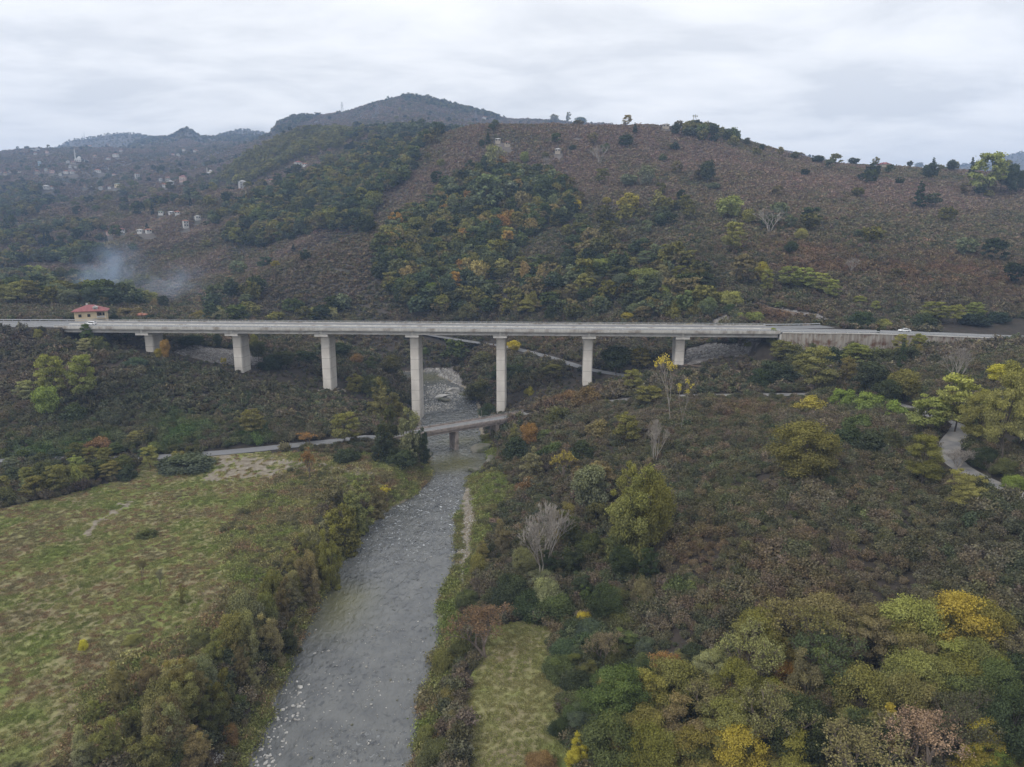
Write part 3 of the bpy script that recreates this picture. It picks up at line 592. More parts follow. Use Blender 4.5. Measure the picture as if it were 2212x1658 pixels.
# ------------------------------------------------------------------ small bridge
def build_small_bridge():
    P = resample(np.array(SB), 2, 1); o0 = P[0].copy(); root = empty('bridge', tuple(o0), label='low weathered two-lane concrete bridge under the tall viaduct', cat='bridge'); Q = P-o0
    m = noisy('weathered_concrete', (.36, .30, .27), (.25, .21, .19), .8, c3=(.17, .145, .125), s3=.6)
    MB().sweep(Q, [(3.2, 0), (3.2, -.5), (-3.2, -.5), (-3.2, 0)]).build('deck', m, root)
    MB().ribbon(Q, 2.6, -2.6, .006).build('roadway', noisy('bridge_asphalt', (.17, .17, .175), (.23, .225, .22), .6), root)
    for s in (1, -1):
        MB().sweep(Q, [(s*3.25, .55), (s*2.9, .55), (s*2.9, .003), (s*3.25, .003)][::s]).build('parapet', m, root)
        r = MB(); r.sweep(Q, [(s*3.1+.03, 1.0), (s*3.1+.03, .94), (s*3.1-.03, .94), (s*3.1-.03, 1.0)][::1])
        T = np.gradient(Q[:, :2], axis=0); T /= np.linalg.norm(T, axis=1)[:, None]
        for p, t in zip(Q, T): r.box((p[0]-t[1]*s*3.1, p[1]+t[0]*s*3.1, p[2]+.76), (.06, .06, .42))
        r.build('railing', M['steel'], root)
    g = MB()
    for o in (-2.3, 0, 2.3): g.sweep(Q, [(o+.25, -.5), (o+.25, -1.5), (o-.25, -1.5), (o-.25, -.5)])
    g.build('girder', m, root)
    for (x, y) in ((983, 968), (1060, 950)):
        X, Y, Z = cast_w(x, y); k = int(np.argmin(np.hypot(P[:, 0]-X, P[:, 1]-Y))); p = P[k]; a = math.atan2(P[k+1, 1]-P[k-1, 1], P[k+1, 0]-P[k-1, 0])
        pts = [(-.75, -2.2), (-.4, -2.8), (.4, -2.8), (.75, -2.2), (.75, 2.2), (.4, 2.8), (-.4, 2.8), (-.75, 2.2)]
        R = [(p[0]-o0[0]+u*math.cos(a)-v*math.sin(a), p[1]-o0[1]+u*math.sin(a)+v*math.cos(a)) for u, v in pts]
        MB().prism(R, -2.5-o0[2], p[2]-1.5-o0[2]).build('pier', m, root)
    e = empty('post', tuple(P[len(P)*2//3]+np.array([-1.2, 2.2, 0])), label='thin white post on the far side of the low bridge', cat='post'); b = MB(); b.tube((0, 0, 0), (0, 0, 3.2), .07, .05, 6); b.box((0, 0, 3.2), (.3, .06, .3)); b.build('pole', M['pale_bark'], e)
build_small_bridge()

# ------------------------------------------------------------------ retaining walls
def build_walls():
    m = noisy('stained_concrete', (.40, .37, .33), (.25, .215, .18), .8, stretch=(1.2, 1.2, .12), c3=(.15, .085, .055), s3=.35)
    R = resample(right_road, 1.4, 3); R = R[(R[:, 0] < 187)]
    root = empty('retaining_wall', tuple(R[0]), label='tall ribbed retaining wall with rusty streaks right of the viaduct', cat='retaining wall'); n = len(R); w = MB(); ribs = MB()
    T = np.gradient(R[:, :2], axis=0); T /= np.linalg.norm(T, axis=1)[:, None]
    V = []
    for k, (p, t) in enumerate(zip(R, T)):
        q = (p[0]+t[1]*5.45, p[1]-t[0]*5.45); hh = 8.5 if k < n*.78 else 8.5-(k-n*.78)/(n*.22)*7.3; top = p[2]-.35; hh = max(hh, .6)
        for dz, o in ((0, 0), (-hh, .0), (-hh, .6), (0, .6)): V.append((q[0]-t[1]*o-R[0][0], q[1]+t[0]*o-R[0][1], top+dz-R[0][2]))
        ribs.box((q[0]+t[1]*.1-R[0][0], q[1]-t[0]*.1-R[0][1], top-.12-(hh-.2)/2-R[0][2]), (.55, .32, hh-.2), math.atan2(t[1], t[0]))
    Fq = [(i*4+j, i*4+(j+1) % 4, (i+1)*4+(j+1) % 4, (i+1)*4+j) for i in range(n-1) for j in range(4)]+[(3, 2, 1, 0), tuple((n-1)*4+j for j in range(4))]
    w.add(V, Fq); w.build('wall', m, root); ribs.build('pilaster', m, root)
    MB().sweep(R-R[0], [(-5.2, -.02), (-5.8, -.02), (-5.8, -.34), (-5.2, -.34)]).build('coping', M['concrete'], root)
    # stone cutting wall at the right edge
    a = np.array(castf('G', 1780, 200, 290)); P = [a]
    for (x, y) in ((2060, 712), (2110, 706), (2160, 698), (2230, 683), (2330, 665)):
        t, s = ray(x, y); Y = 318-(x-2060)*.03; P.append(np.array([t*Y, Y, ZC+s*Y]))
    P = resample(np.array(P[1:]), 2, 1); root = empty('retaining_wall', tuple(P[0]), label='dark stone retaining wall rising beside the road at right edge', cat='retaining wall'); V = []
    for p in P:
        b = 33.5
        for dz, o in ((0, 0), (b-p[2], -.5), (b-p[2], .9), (0, .9)): V.append((p[0]-P[0][0], p[1]+o-P[0][1], p[2]+dz-P[0][2]))
    n = len(P); w = MB().add(V, [(i*4+j, i*4+(j+1) % 4, (i+1)*4+(j+1) % 4, (i+1)*4+j) for i in range(n-1) for j in range(4)]+[(3, 2, 1, 0), tuple((n-1)*4+j for j in range(4))])
    w.build('wall', noisy('dark_masonry', (.085, .075, .07), (.15, .135, .125), 1.2, c3=(.05, .045, .045), s3=.3), root)
    MB().sweep(P-P[0], [(1.0, .25), (1.0, .0), (-.15, .0), (-.15, .25)]).build('coping', M['concrete'], root)
build_walls()
# ------------------------------------------------------------------ plants: crowns, limbs, shrubs
def leaves_mesh(name, Cc, Nn, size, m, asp=1.5, vv=None, ww=None, r=None):
    r = r or rng; n = len(Cc); Nn = Nn/np.maximum(np.linalg.norm(Nn, axis=1), 1e-6)[:, None]
    a = r.normal(size=(n, 3)); a -= (a*Nn).sum(1)[:, None]*Nn; a /= np.maximum(np.linalg.norm(a, axis=1), 1e-6)[:, None]; b = np.cross(Nn, a)
    s = size*r.uniform(.6, 1.35, n)[:, None]; a = a*s*asp/2; b = b*s/2; c = Nn*s*.12
    V = np.stack([Cc-a, Cc-b+c, Cc+a, Cc+b+c], 1).reshape(-1, 3); Fc = np.arange(4*n).reshape(n, 4)
    if vv is None: vv = r.uniform(0, 1, n)
    if ww is None: ww = r.uniform(0, .35, n)
    return mesh(name, V, Fc, m, False, {'v': ('FACE', 'FLOAT', np.clip(vv, 0, 1).astype(np.float32)), 'w': ('FACE', 'FLOAT', np.clip(ww, 0, 1).astype(np.float32))})
def dirs(n, r):
    d = r.normal(size=(n, 3)); return d/np.linalg.norm(d, axis=1)[:, None]
def envelope(kind, M_, r):
    """clump centres and radii in a unit tree (height 1, width 1)"""
    if kind == 'round':
        d = dirs(M_, r); q = r.uniform(.45, 1, M_)**.5; c = np.stack([d[:, 0]*.40*q, d[:, 1]*.40*q, .57+d[:, 2]*.34*q], 1); rad = r.uniform(.08, .15, M_)
        ang = np.arctan2(c[:, 1], c[:, 0]); c[:, :2] *= (1+.16*np.sin(ang*3+r.uniform(0, 6)))[:, None]
    elif kind == 'loose':
        tiers = r.uniform(.30, .97, M_); R = .46*np.sin(np.clip((tiers-.05)/.98, 0, 1)*math.pi)**.55; an = r.uniform(0, 6.28, M_); q = r.uniform(.25, 1, M_)**.6
        c = np.stack([np.cos(an)*R*q, np.sin(an)*R*q, tiers], 1); rad = r.uniform(.07, .13, M_)
    elif kind == 'willow':
        k = 5; base = np.stack([r.uniform(-.25, .25, k), r.uniform(-.25, .25, k)], 1); hh = r.uniform(.65, 1, k); hh[0] = 1; base[0] *= .4; i = r.integers(0, k, M_); z = r.uniform(.03, 1, M_)
        R = .22*np.sqrt(np.clip(1-z**2.2, 0, 1))+.05; an = r.uniform(0, 6.28, M_); q = r.uniform(.4, 1, M_); c = np.stack([base[i, 0]*(.8+.3*z)+np.cos(an)*R*q, base[i, 1]*(.8+.3*z)+np.sin(an)*R*q, z*hh[i]*.93], 1); rad = r.uniform(.05, .10, M_)
    elif kind == 'cypress':
        z = r.uniform(.03, .97, M_); R = .36*np.clip(1.15-z**1.6*1.05, .06, 1)*np.clip(z*8, .3, 1); an = r.uniform(0, 6.28, M_); c = np.stack([np.cos(an)*R, np.sin(an)*R, z], 1); rad = r.uniform(.08, .15, M_)*np.clip(1.3-z, .4, 1)
    elif kind == 'conifer':
        z = r.uniform(.10, .98, M_); R = .46*(1-z)**.8*r.uniform(.35, 1, M_)+.02; an = r.uniform(0, 6.28, M_); c = np.stack([np.cos(an)*R, np.sin(an)*R, z-R*.25], 1); rad = .04+.07*(1-z)*r.uniform(.7, 1.2, M_)
    else:  # bush
        d = dirs(M_, r); d[:, 2] = np.abs(d[:, 2]); q = r.uniform(.5, 1, M_)**.5; c = np.stack([d[:, 0]*.42*q, d[:, 1]*.42*q, d[:, 2]*.78*q+.03], 1); rad = r.uniform(.09, .17, M_)
    return c, rad
def crown(kind, seed, n, leaf, M_=None, holes=0.0, name='crown', m=None, hw=1.25):
    """hw = height/width of the finished tree, so that leaves keep their proportions"""
    r = np.random.default_rng(seed); M_ = M_ or {'round': 60, 'loose': 46, 'willow': 75, 'cypress': 60, 'conifer': 80, 'bush': 38}[kind]
    c, rad = envelope(kind, M_, r); c = c*np.array([1, 1, hw])
    w = rad**2; w /= w.sum(); i = r.choice(M_, n, p=w); d = dirs(n, r); flat = {'loose': .52, 'conifer': .55}.get(kind, .85)
    rr_ = rad[i]*r.uniform(.55, 1.1, n)*(1+.25*r.normal(size=n)).clip(.5, 1.5)
    P = c[i]+d*rr_[:, None]*np.array([1.15, 1.15, flat]); P[:, 2] = np.maximum(P[:, 2], .01)
    Nn = d*1.0+r.normal(size=(n, 3))*.75+np.array([0, 0, .5 if kind != 'loose' else .8])
    clv = r.uniform(-.22, .22, M_)[i]; vv = .45+clv+r.normal(size=n)*.20; ww = r.uniform(0, .5, M_)[i]*.6+r.uniform(0, .25, n)+.75*np.clip(P[:, 2]/hw-.35, 0, 1)**1.3
    if holes: k = r.uniform(size=n) > holes; P, Nn, vv, ww = P[k], Nn[k], vv[k], ww[k]
    return leaves_mesh(name, P, Nn, leaf, m or M['leaf'], vv=vv, ww=ww, r=r), c, rad
def limbs(kind, c, seed, hw, thick=.022, nl=14, lean=0.0):
    r = random.Random(seed); b = MB(); top = hw*(.62 if kind != 'cypress' else .9); pts = [Vector((0, 0, -.06))]; k = 5
    for i in range(1, k+1): pts.append(Vector((r.uniform(-.02, .02)*i, r.uniform(-.02, .02)*i, top*i/k)))
    for i in range(k): b.tube(pts[i], pts[i+1], thick*(1-.15*i), thick*(1-.15*(i+1)), 6)
    idx = list(range(len(c))); r.shuffle(idx)
    for j in idx[:nl]:
        t = Vector(c[j]); z0 = min(max(t.z*.55, .12*hw), top*.95); f = z0/top*k; q = min(int(f), k-1); p0 = pts[q].lerp(pts[q+1], f-q); mid = p0.lerp(t, .5)+Vector((r.uniform(-.03, .03), r.uniform(-.03, .03), .03))
        b.tube(p0, mid, thick*.42, thick*.28, 4); b.tube(mid, t, thick*.28, thick*.1, 4)
        for _ in range(2):
            e = t+Vector((r.uniform(-.1, .1), r.uniform(-.1, .1), r.uniform(-.02, .1))); b.tube(mid.lerp(t, .6), e, thick*.14, thick*.05, 3)
    return b
def bare_tree(seed, hw, depth=6, spread=.5, thick=.016, up=.25, multi=1, t0=.35):
    r = random.Random(seed); b = MB(); tips = []
    def grow(p, d, L, rad, k):
        q = p
        for s in range(2):
            d = (d+Vector((r.uniform(-.12, .12), r.uniform(-.12, .12), r.uniform(0, .12)))).normalized(); n = q+d*L/2; b.tube(q, n, rad*(1-.15*s), rad*(.85-.15*s), 5 if k > 4 else (4 if k > 2 else 3)); q = n
        if k == 0: tips.append(q); return
        for j in range(r.choice((2, 3, 3)) if k > 1 else 3):
            a = r.uniform(0, 6.28); o = d.orthogonal().normalized(); o.rotate(Matrix.Rotation(a, 3, d)); nd = (d+o*r.uniform(.5, 1.1)*spread+Vector((0, 0, up))).normalized()
            grow(q, nd, L*r.uniform(.62, .85), max(rad*.64, .0020), k-1)
        if k > 2: tips.append(q)
    for _ in range(multi):
        d = Vector((r.uniform(-.42, .42)*(multi > 1), r.uniform(-.42, .42)*(multi > 1), 1)).normalized(); grow(Vector((r.uniform(-.02, .02), r.uniform(-.02, .02), -.04)), d, hw*t0, thick, depth)
    zmax = max(v[2] for v in b.V); xm = float(np.percentile(np.abs(np.array(b.V)[:, :2]), 93))*1.05; fz = hw/zmax; fx = .5/xm
    b.V = [(v[0]*fx, v[1]*fx, v[2]*fz) for v in b.V]; tips = np.array([(t.x*fx, t.y*fx, t.z*fz) for t in tips]); return b, tips

PROTO = {}
def proto(kind, lod, var):
    key = (kind, lod, var)
    if key in PROTO: return PROTO[key]
    hwk = {'round': 1.15, 'loose': 1.25, 'willow': 1.35, 'cypress': 3.0, 'conifer': 2.0, 'bush': .8, 'bare': 1.3, 'poplar': 2.2, 'sparse': 1.2}[kind]; seed = hash((len(kind), ord(kind[0]), ord(kind[1]), lod, var)) % 99991
    n, lf = {0: (30000, .0165), 1: (8500, .031), 2: (2600, .056)}[lod]
    if kind == 'cypress': lf *= 1.9
    if kind == 'conifer': lf *= 1.4
    if kind == 'bush': lf *= 1.2
    if kind in ('bare', 'poplar', 'sparse'):
        dp = {0: 6, 1: 5, 2: 4}[lod]
        if kind == 'poplar': b, tips = bare_tree(seed, hwk, dp-1 if lod else 5, .55, .022, .35, 1, .42)
        elif kind == 'bare': b, tips = bare_tree(seed, hwk, dp, .62, .014, .16, 4, .2)
        else: b, tips = bare_tree(seed, hwk, dp, .6, .020, .2, 2, .22)
        tk = mesh('trunk', b.V, b.F, M['pale_bark'] if kind != 'sparse' else M['twig']); cr = None
        if kind == 'poplar': tips = tips[tips[:, 2] > hwk*.80]
        if kind in ('poplar', 'sparse'):
            r = np.random.default_rng(seed); per = 8 if kind == 'poplar' else 7; P = np.repeat(tips, per, 0)+r.normal(size=(len(tips)*per, 3))*(.035 if kind == 'poplar' else .03)
            cr = leaves_mesh('crown', P, r.normal(size=P.shape)+np.array([0, 0, .6]), lf*1.15, M['leaf'], r=r)
        PROTO[key] = (cr, tk, hwk); return PROTO[key]
    me, c, rad = crown(kind, seed, n, lf, hw=hwk, holes=.0); b = limbs(kind, c, seed, hwk, .02 if kind != 'cypress' else .05, {0: 18, 1: 10, 2: 4}[lod]) if kind != 'bush' else limbs(kind, c, seed, hwk, .014, 8)
    PROTO[key] = (me, mesh('trunk', b.V, b.F, M['bark']), hwk); return PROTO[key]

COL = {  # leaf colours (reflectance)
 'olive': (.195, .182, .088), 'greyolive': (.225, .215, .140), 'darkolive': (.105, .108, .062), 'green': (.105, .128, .066), 'dark': (.060, .074, .050), 'darkblue': (.040, .056, .050),
 'gold': (.32, .262, .075), 'goldolive': (.185, .172, .070), 'yellow': (.50, .42, .080), 'orange': (.31, .185, .078), 'rust': (.200, .130, .085), 'brown': (.195, .162, .108), 'pink': (.30, .22, .165),
 'yg': (.235, .238, .100), 'brightgreen': (.195, .235, .080), 'pale': (.27, .255, .165), 'greygreen': (.150, .170, .125), 'bluegreen': (.090, .115, .090), 'palegold': (.32, .255, .135)}
WORD = {'olive': 'olive', 'greyolive': 'grey-olive', 'darkolive': 'dark olive', 'green': 'green', 'dark': 'dark green', 'darkblue': 'blue-black', 'gold': 'golden', 'goldolive': 'olive-gold', 'yellow': 'bright yellow', 'orange': 'orange', 'rust': 'rust-red',
        'brown': 'brown', 'pink': 'pinkish brown', 'yg': 'yellow-green', 'brightgreen': 'bright green', 'pale': 'pale khaki', 'greygreen': 'grey-green', 'bluegreen': 'blue-green', 'palegold': 'pale gold'}
KW = {'round': ('broadleaf_tree', 'round-crowned tree'), 'loose': ('layered_tree', 'layered tree'), 'willow': ('willow_tree', 'bushy willow'), 'cypress': ('cypress_tree', 'narrow cypress'), 'conifer': ('conifer_tree', 'pointed conifer'),
      'bush': ('bush', 'rounded bush'), 'bare': ('bare_tree', 'leafless pale-branched tree'), 'poplar': ('poplar_tree', 'bare white-trunked tree with leaves on top'), 'sparse': ('thin_tree', 'thinly leafed tree')}
TREES = []
def region(vx, vy, Y):
    if vy < 460 and vx < 480: return 'on the far village hillside'
    if Y > 1000: return 'on the wooded ridge behind the middle valley'
    if Y > 690: return 'on the crest of the main hill'
    if Y > 330: 
        if vx < 480: return 'beyond the left end of the viaduct'
        if vx < 830: return 'on the slope behind the left piers'
        if vx < 1230: return 'on the wooded hill above the middle piers'
        if vx < 1560: return 'on the hill above the right piers'
        return 'on the open hillside above the right road'
    if Y > 262:
        return 'beside the left piers' if vx < 830 else ('beside the middle piers' if vx < 1300 else 'in front of the retaining wall')
    if vx < 930:
        if vy < 1010: return 'between valley road and left piers' if vx < 660 else 'by the small bridge on the left bank'
        if vy < 1300: return 'on the left river bank below the small bridge'
        return 'on the left river bank near the bottom'
    if vx < 1260:
        return 'on the right river bank' if vy < 1330 else 'around the mown clearing'
    if vy < 1000: return 'below the right end of the viaduct' if vx < 1800 else 'around the bend of the winding road'
    if vy < 1260: return 'in the scrub right of the river'
    return 'in the bottom right wood'
def tree(kind, col, vx, vyb, vyt, vw, label=None, var=None, P=None, lod=None, jit=.06):
    P = P or cast(vx, vyb); X, Y, Z = P
    dep = Y*CT+(ZC-Z)*ST; h = max((vyb-vyt)/F*dep*1.04/CT, 1.2); w = max(vw/F*dep, .8)
    if lod is None: lod = 0 if dep < 165 else (1 if dep < 420 else 2)
    cr, tk, hw = proto(kind, lod, (var if var is not None else random.randrange(3)) % 3)
    root = empty(KW[kind][0], (X, Y, Z-.15), random.uniform(0, 6.28), cat='bush' if kind == 'bush' else 'tree')
    root.scale = (w, w, h/hw); c = COL[col]; j = [1+random.uniform(-jit, jit) for _ in range(3)]; br = 1+random.uniform(-.12, .12)
    if cr:
        o = obj('crown', cr, root); o.color = tuple(max(.01, c[k]*j[k]*br) for k in range(3))+(1,)
    obj('trunk', tk, root)
    TREES.append((root, kind, col, vx, vyb, Y, label, h)); return root
def T(fr, kind, col, x, yb, yt, w, label=None, **k):
    vx, vb = fv(fr, x, yb); _, vt = fv(fr, x, yt); s = FR[fr][2]/1.8336
    return tree(kind, col, vx, vb, vt, w*s, label, **k)

# left bank, bottom (frame H)
for a in [('willow','greyolive',530,1660,1370,230),('willow','olive',690,1610,1290,200),('willow','greyolive',1040,1540,1185,260,'tall pale grey-green willow, tallest of the bottom left bank'),('willow','greyolive',960,1650,1440,130),
 ('willow','brown',960,1180,900,190),('willow','olive',1190,1270,860,220),('willow','olive',800,1230,930,210),('willow','goldolive',1460,1300,950,180),('willow','brown',1560,1110,800,150),('willow','greyolive',1640,1160,970,130),('willow','darkolive',1380,1430,1150,240),
 ('willow','greyolive',1620,950,570,230),('willow','greyolive',1790,970,600,220),('willow','darkolive',1900,900,640,180),('willow','brown',2020,560,200,210),('willow','goldolive',2150,500,50,190),('willow','greyolive',1880,600,360,170),
 ('sparse','yellow',1400,960,850,100,'small yellow thinly leafed tree among brown willows on the left bank'),('willow','greyolive',100,1660,1560,160),('willow','olive',640,1330,1190,130),('willow','olive',890,1660,1580,120),('willow','brown',1300,1600,1400,150),('willow','darkolive',870,1450,1230,170),
 ('bush','darkolive',950,140,85,140,'low grey-green bush alone in the middle of the grass field'),('bush','darkolive',1300,830,770,170),('bush','rust',1480,1480,1330,150),('willow','darkolive',1180,1380,1200,200),('bush','yellow',545,870,790,60,'small yellow bush at the edge of the grass field'),
 ('sparse','olive',920,400,290,60),('sparse','pale',1045,480,340,50),('willow','olive',1180,580,440,60),('bush','green',1560,1240,1150,120),('willow','greyolive',330,1650,1560,140),('bush','olive',860,830,770,120),
 ('willow','goldolive',2075,420,180,150),('willow','brown',1960,480,300,130)]: T('H', *a)
# centre bottom (frame I)
for a in [('bare','pale',1330,400,-60,360,'large leafless pale tree spreading over the right river bank'),('sparse','rust',980,890,590,330,'spreading brown leafless tree at the top left of the clearing'),('bush','yellow',1605,700,580,110,'small yellow bush right of the top of the clearing'),
 ('sparse','brown',1740,930,750,200),('sparse','orange',2110,1150,870,230,'pale-branched tree with orange leaves right of the clearing'),('bush','olive',1780,1130,950,220),('willow','yellow',1550,1570,1340,190,'bright yellow bushy tree at the bottom right of the clearing'),
 ('willow','green',1620,580,420,100),('bush','dark',1150,560,330,260),('bush','green',1400,640,470,300),('bush','dark',1250,620,450,250),('bush','bluegreen',1480,900,760,220),('bush','green',1440,1010,850,200),('bush','dark',1560,1100,950,220),('bush','bluegreen',1620,820,700,150),('bush','bluegreen',1920,1010,890,200),
 ('bush','green',1560,1250,1120,220),('bush','dark',1460,1380,1250,180),('bush','dark',1700,1300,1150,250),('bush','dark',1700,1480,1330,250),('bush','darkolive',680,1540,1400,260),('bush','olive',620,1400,1290,130),('bush','olive',720,1000,800,150),('bush','rust',1330,1590,1480,220),
 ('bush','olive',940,360,220,120),('willow','olive',950,300,150,130),('bush','darkolive',870,560,450,150),('bush','darkolive',1780,560,430,260),('bush','darkolive',840,860,740,160),('bush','olive',760,1180,1050,140),('bush','brown',790,1300,1200,130),('bush','darkolive',1850,700,560,300),
 ('willow','brown',1080,260,30,160),('willow','dark',1520,380,150,230),('bush','darkolive',2000,560,440,200),('bush','dark',1950,1250,1100,260),('bush','greygreen',1330,420,330,240),('willow','olive',1480,210,-100,180)]: T('I', *a)
# centre (frame F)
for a in [('willow','olive',330,720,470,190),('willow','olive',430,740,560,130),('willow','greyolive',490,990,650,180,'tall grey-green willow hiding the left end of the small bridge'),('willow','darkolive',390,970,620,200),('willow','dark',335,990,760,150),('willow','dark',600,1010,770,110),
 ('loose','olive',110,900,690,190),('willow','brown',60,1300,1020,250),('willow','olive',190,1430,1100,210),('willow','brown',300,1350,1130,150),('willow','goldolive',120,1580,1230,250),('willow','greyolive',20,1500,1300,160),('bush','dark',120,990,900,160),('bush','dark',450,1010,900,200),('willow','darkolive',530,1010,800,120),
 ('sparse','yellow',355,1230,1140,60,'small bright yellow tree on the left bank above the rapids'),('round','yellow',1160,310,235,95,'bright yellow round tree just behind the viaduct pier'),('bush','green',610,320,270,50),('round','orange',1260,910,740,115,'orange-gold round tree right of the small bridge'),('willow','olive',1165,910,750,120),
 ('willow','greyolive',1285,1100,890,160),('sparse','gold',1480,1130,930,140,'thin gold-leafed tree in the scrub below the small bridge'),('round','greygreen',1640,1340,1000,270,'large grey-green round tree right of the river'),('willow','darkolive',1540,1570,1290,220),
 ('willow','yg',1925,1620,980,440,'large golden-olive tree, biggest between the river and the right scrub'),('willow','yg',1900,1540,965,260,'yellow-green crown leaning behind the big golden-olive tree'),('round','goldolive',2010,1600,1040,270),('willow','green',1820,1620,1330,240),('willow','goldolive',1850,1500,1150,220,'bushy golden-olive willow against the big golden-olive tree'),('poplar','yellow',2140,775,350,165,'pale bare tree with yellow top in front of the rightmost pier'),
 ('bare','pale',2040,1010,730,125,'small leafless white tree below the rightmost pier'),('loose','olive',1950,420,290,140),('bush','gold',1260,570,520,70,'small gold bush on the grassy spur behind the low bridge'),('bush','green',1390,860,780,160),('bush','green',1420,960,860,150),('bush','dark',1180,960,830,200),
 ('bush','dark',1350,1000,900,160),('bush','rust',1620,640,520,200),('bush','rust',1500,620,540,160),('bush','darkolive',990,360,300,200),('bush','dark',1130,480,360,220),('bush','darkolive',960,590,470,200),('bush','dark',1000,700,620,120),
 ('loose','olive',1860,900,690,170),('bush','brown',1700,830,720,180),('willow','goldolive',160,560,440,130),('round','rust',180,400,320,90,'rust-red tree left of the fourth pier from the left'),('round','dark',70,350,250,150),('willow','green',270,420,330,120),('round','darkolive',400,470,330,150),('bush','darkolive',300,560,440,200),
 ('loose','olive',2000,640,520,180),('bush','dark',1600,960,850,200),('loose','brown',1700,1180,1000,220),('round','dark',1800,450,260,200),('loose','olive',1400,460,390,150),('bush','rust',1250,1180,1080,150),('bush','darkolive',1450,760,640,170),('loose','olive',1900,560,420,130)]: T('F', *a)
# right middle (frame G)
for a in [('poplar','yellow',65,815,490,110,'slim bare pale tree with small yellow top left of the golden dome tree'),('round','goldolive',830,1140,750,430,'large dome-shaped golden-olive tree alone in the right scrub'),('loose','goldolive',1570,1170,830,230),('willow','yg',1800,1280,1035,280,'yellow-green round tree beside the winding road'),
 ('bare','pale',1790,500,280,150,'leafless pale tree behind the layered trees of the road bend'),('loose','yg',1600,840,580,240),('loose','yg',1775,810,460,310,'wide yellow-green layered tree over the bend of the winding road'),('loose','yg',1905,930,560,230),('loose','yg',2060,1040,400,270,'tall yellow-green layered tree, tallest right of the winding road'),
 ('loose','yg',2180,920,600,170),('round','yellow',2060,520,375,165,'bright yellow round crown behind the tall layered tree'),('round','olive',1460,620,410,210),('loose','olive',900,570,290,270),('loose','olive',1100,520,340,110),('round','dark',1240,560,360,230,'dark round tree below the retaining wall'),
 ('cypress','dark',1293,268,140,42,'narrow ivy-covered trunk standing against the retaining wall'),('cypress','dark',1440,440,225,50),('cypress','dark',1530,330,250,45),('loose','yg',1430,330,200,110),('loose','yg',1550,310,200,100),('bush','gold',870,670,575,190),('bush','brightgreen',1250,660,545,190),('bush','brightgreen',1400,720,600,170),
 ('bush','brightgreen',1080,640,520,150),('bush','green',1180,800,690,230),('bare','pale',1790,1035,920,160,'fallen pale bare branches lying at the edge of the winding road'),('willow','darkolive',1400,960,780,190),('bush','dark',1250,920,780,220),('bush','dark',650,480,350,250),('bush','dark',560,520,400,170),('bush','darkolive',760,420,310,160),
 ('loose','olive',820,440,320,120),('bush','dark',1100,900,760,260),('bush','dark',1950,1010,880,200),('bush','darkolive',2100,1080,960,180),('bush','brightgreen',2150,1160,1060,150,'bright green bush beside the winding road at the right edge'),('bush','dark',1150,330,240,160),('willow','olive',1480,520,440,120),('loose','yg',2190,760,620,130),
 ('bush','darkolive',640,250,190,80),('loose','yg',640,260,160,60),('bush','yg',490,270,240,60),('loose','palegold',120,200,130,90),('willow','goldolive',1760,640,520,110),('bush','dark',1000,1180,1060,110),('round','dark',1350,640,480,170)]: T('G', *a)
# bottom right wood (frame J)
for a in [('round','yg',1480,950,500,430,'large yellow-green tree, topmost of the bottom right wood'),('loose','yg',1620,860,600,260),('loose','pale',1180,890,600,200),('conifer','green',1810,840,530,140,'green conifer-like tree right of the big yellow-green tree'),('willow','goldolive',1275,1190,965,150),('round','goldolive',2040,1240,880,290),
 ('round','goldolive',1840,1370,1010,310,'egg-shaped golden tree at right of the bottom wood'),('round','green',1530,1190,930,270),('round','orange',740,1120,915,250,'deep orange round tree in the bottom right wood'),('willow','goldolive',620,1110,920,120),('sparse','orange',360,1320,1020,170),('loose','pale',240,1140,830,230),('willow','brown',470,1020,750,200),
 ('round','brown',700,1470,1070,390,'broad brown-olive tree below the deep orange tree'),('sparse','brown',1060,1320,1050,230),('conifer','gold',1330,1570,1140,240,'bright gold pointed tree near the bottom edge'),('round','gold',1250,1610,1400,220),('sparse','pink',1610,1650,1240,400,'pinkish brown half-bare tree at the bottom edge'),
 ('round','brightgreen',1960,1610,1350,300),('round','goldolive',2170,1420,1180,180),('round','darkolive',1520,1350,1170,220),('round','orange',1950,1660,1540,200,'orange crown cut by the bottom edge of the photo'),('sparse','gold',400,1460,1250,260),('sparse','yellow',560,1420,1200,160),('round','dark',150,1600,1400,260),('round','brown',650,1650,1440,300),
 ('willow','yg',900,1610,1500,160),('round','darkolive',1090,1520,1390,170),('sparse','brown',1080,970,830,230),('sparse','orange',20,1110,870,110),('round','dark',980,1470,1310,160),('round','goldolive',2000,1080,860,180),('round','dark',1720,1180,1040,110),('round','darkolive',300,1560,1350,230),('willow','darkolive',120,1300,1130,220),
 ('round','dark',1450,1080,930,150),('sparse','goldolive',830,1330,1150,150),('round','yg',1750,1010,880,230),('willow','darkolive',560,1180,1000,170),('sparse','gold',40,1560,1450,130),('round','dark',1180,1240,1120,130),('willow','brown',830,1560,1420,150),('round','goldolive',2150,1620,1430,180),('loose','olive',1350,890,720,180),
 ('willow','greyolive',60,960,840,130),('bush','dark',150,900,790,180),('bush','darkolive',2180,960,850,120),('bush','dark',330,860,780,150),('round','dark',1700,1560,1400,180),('willow','goldolive',470,1640,1500,160)]: T('J', *a)
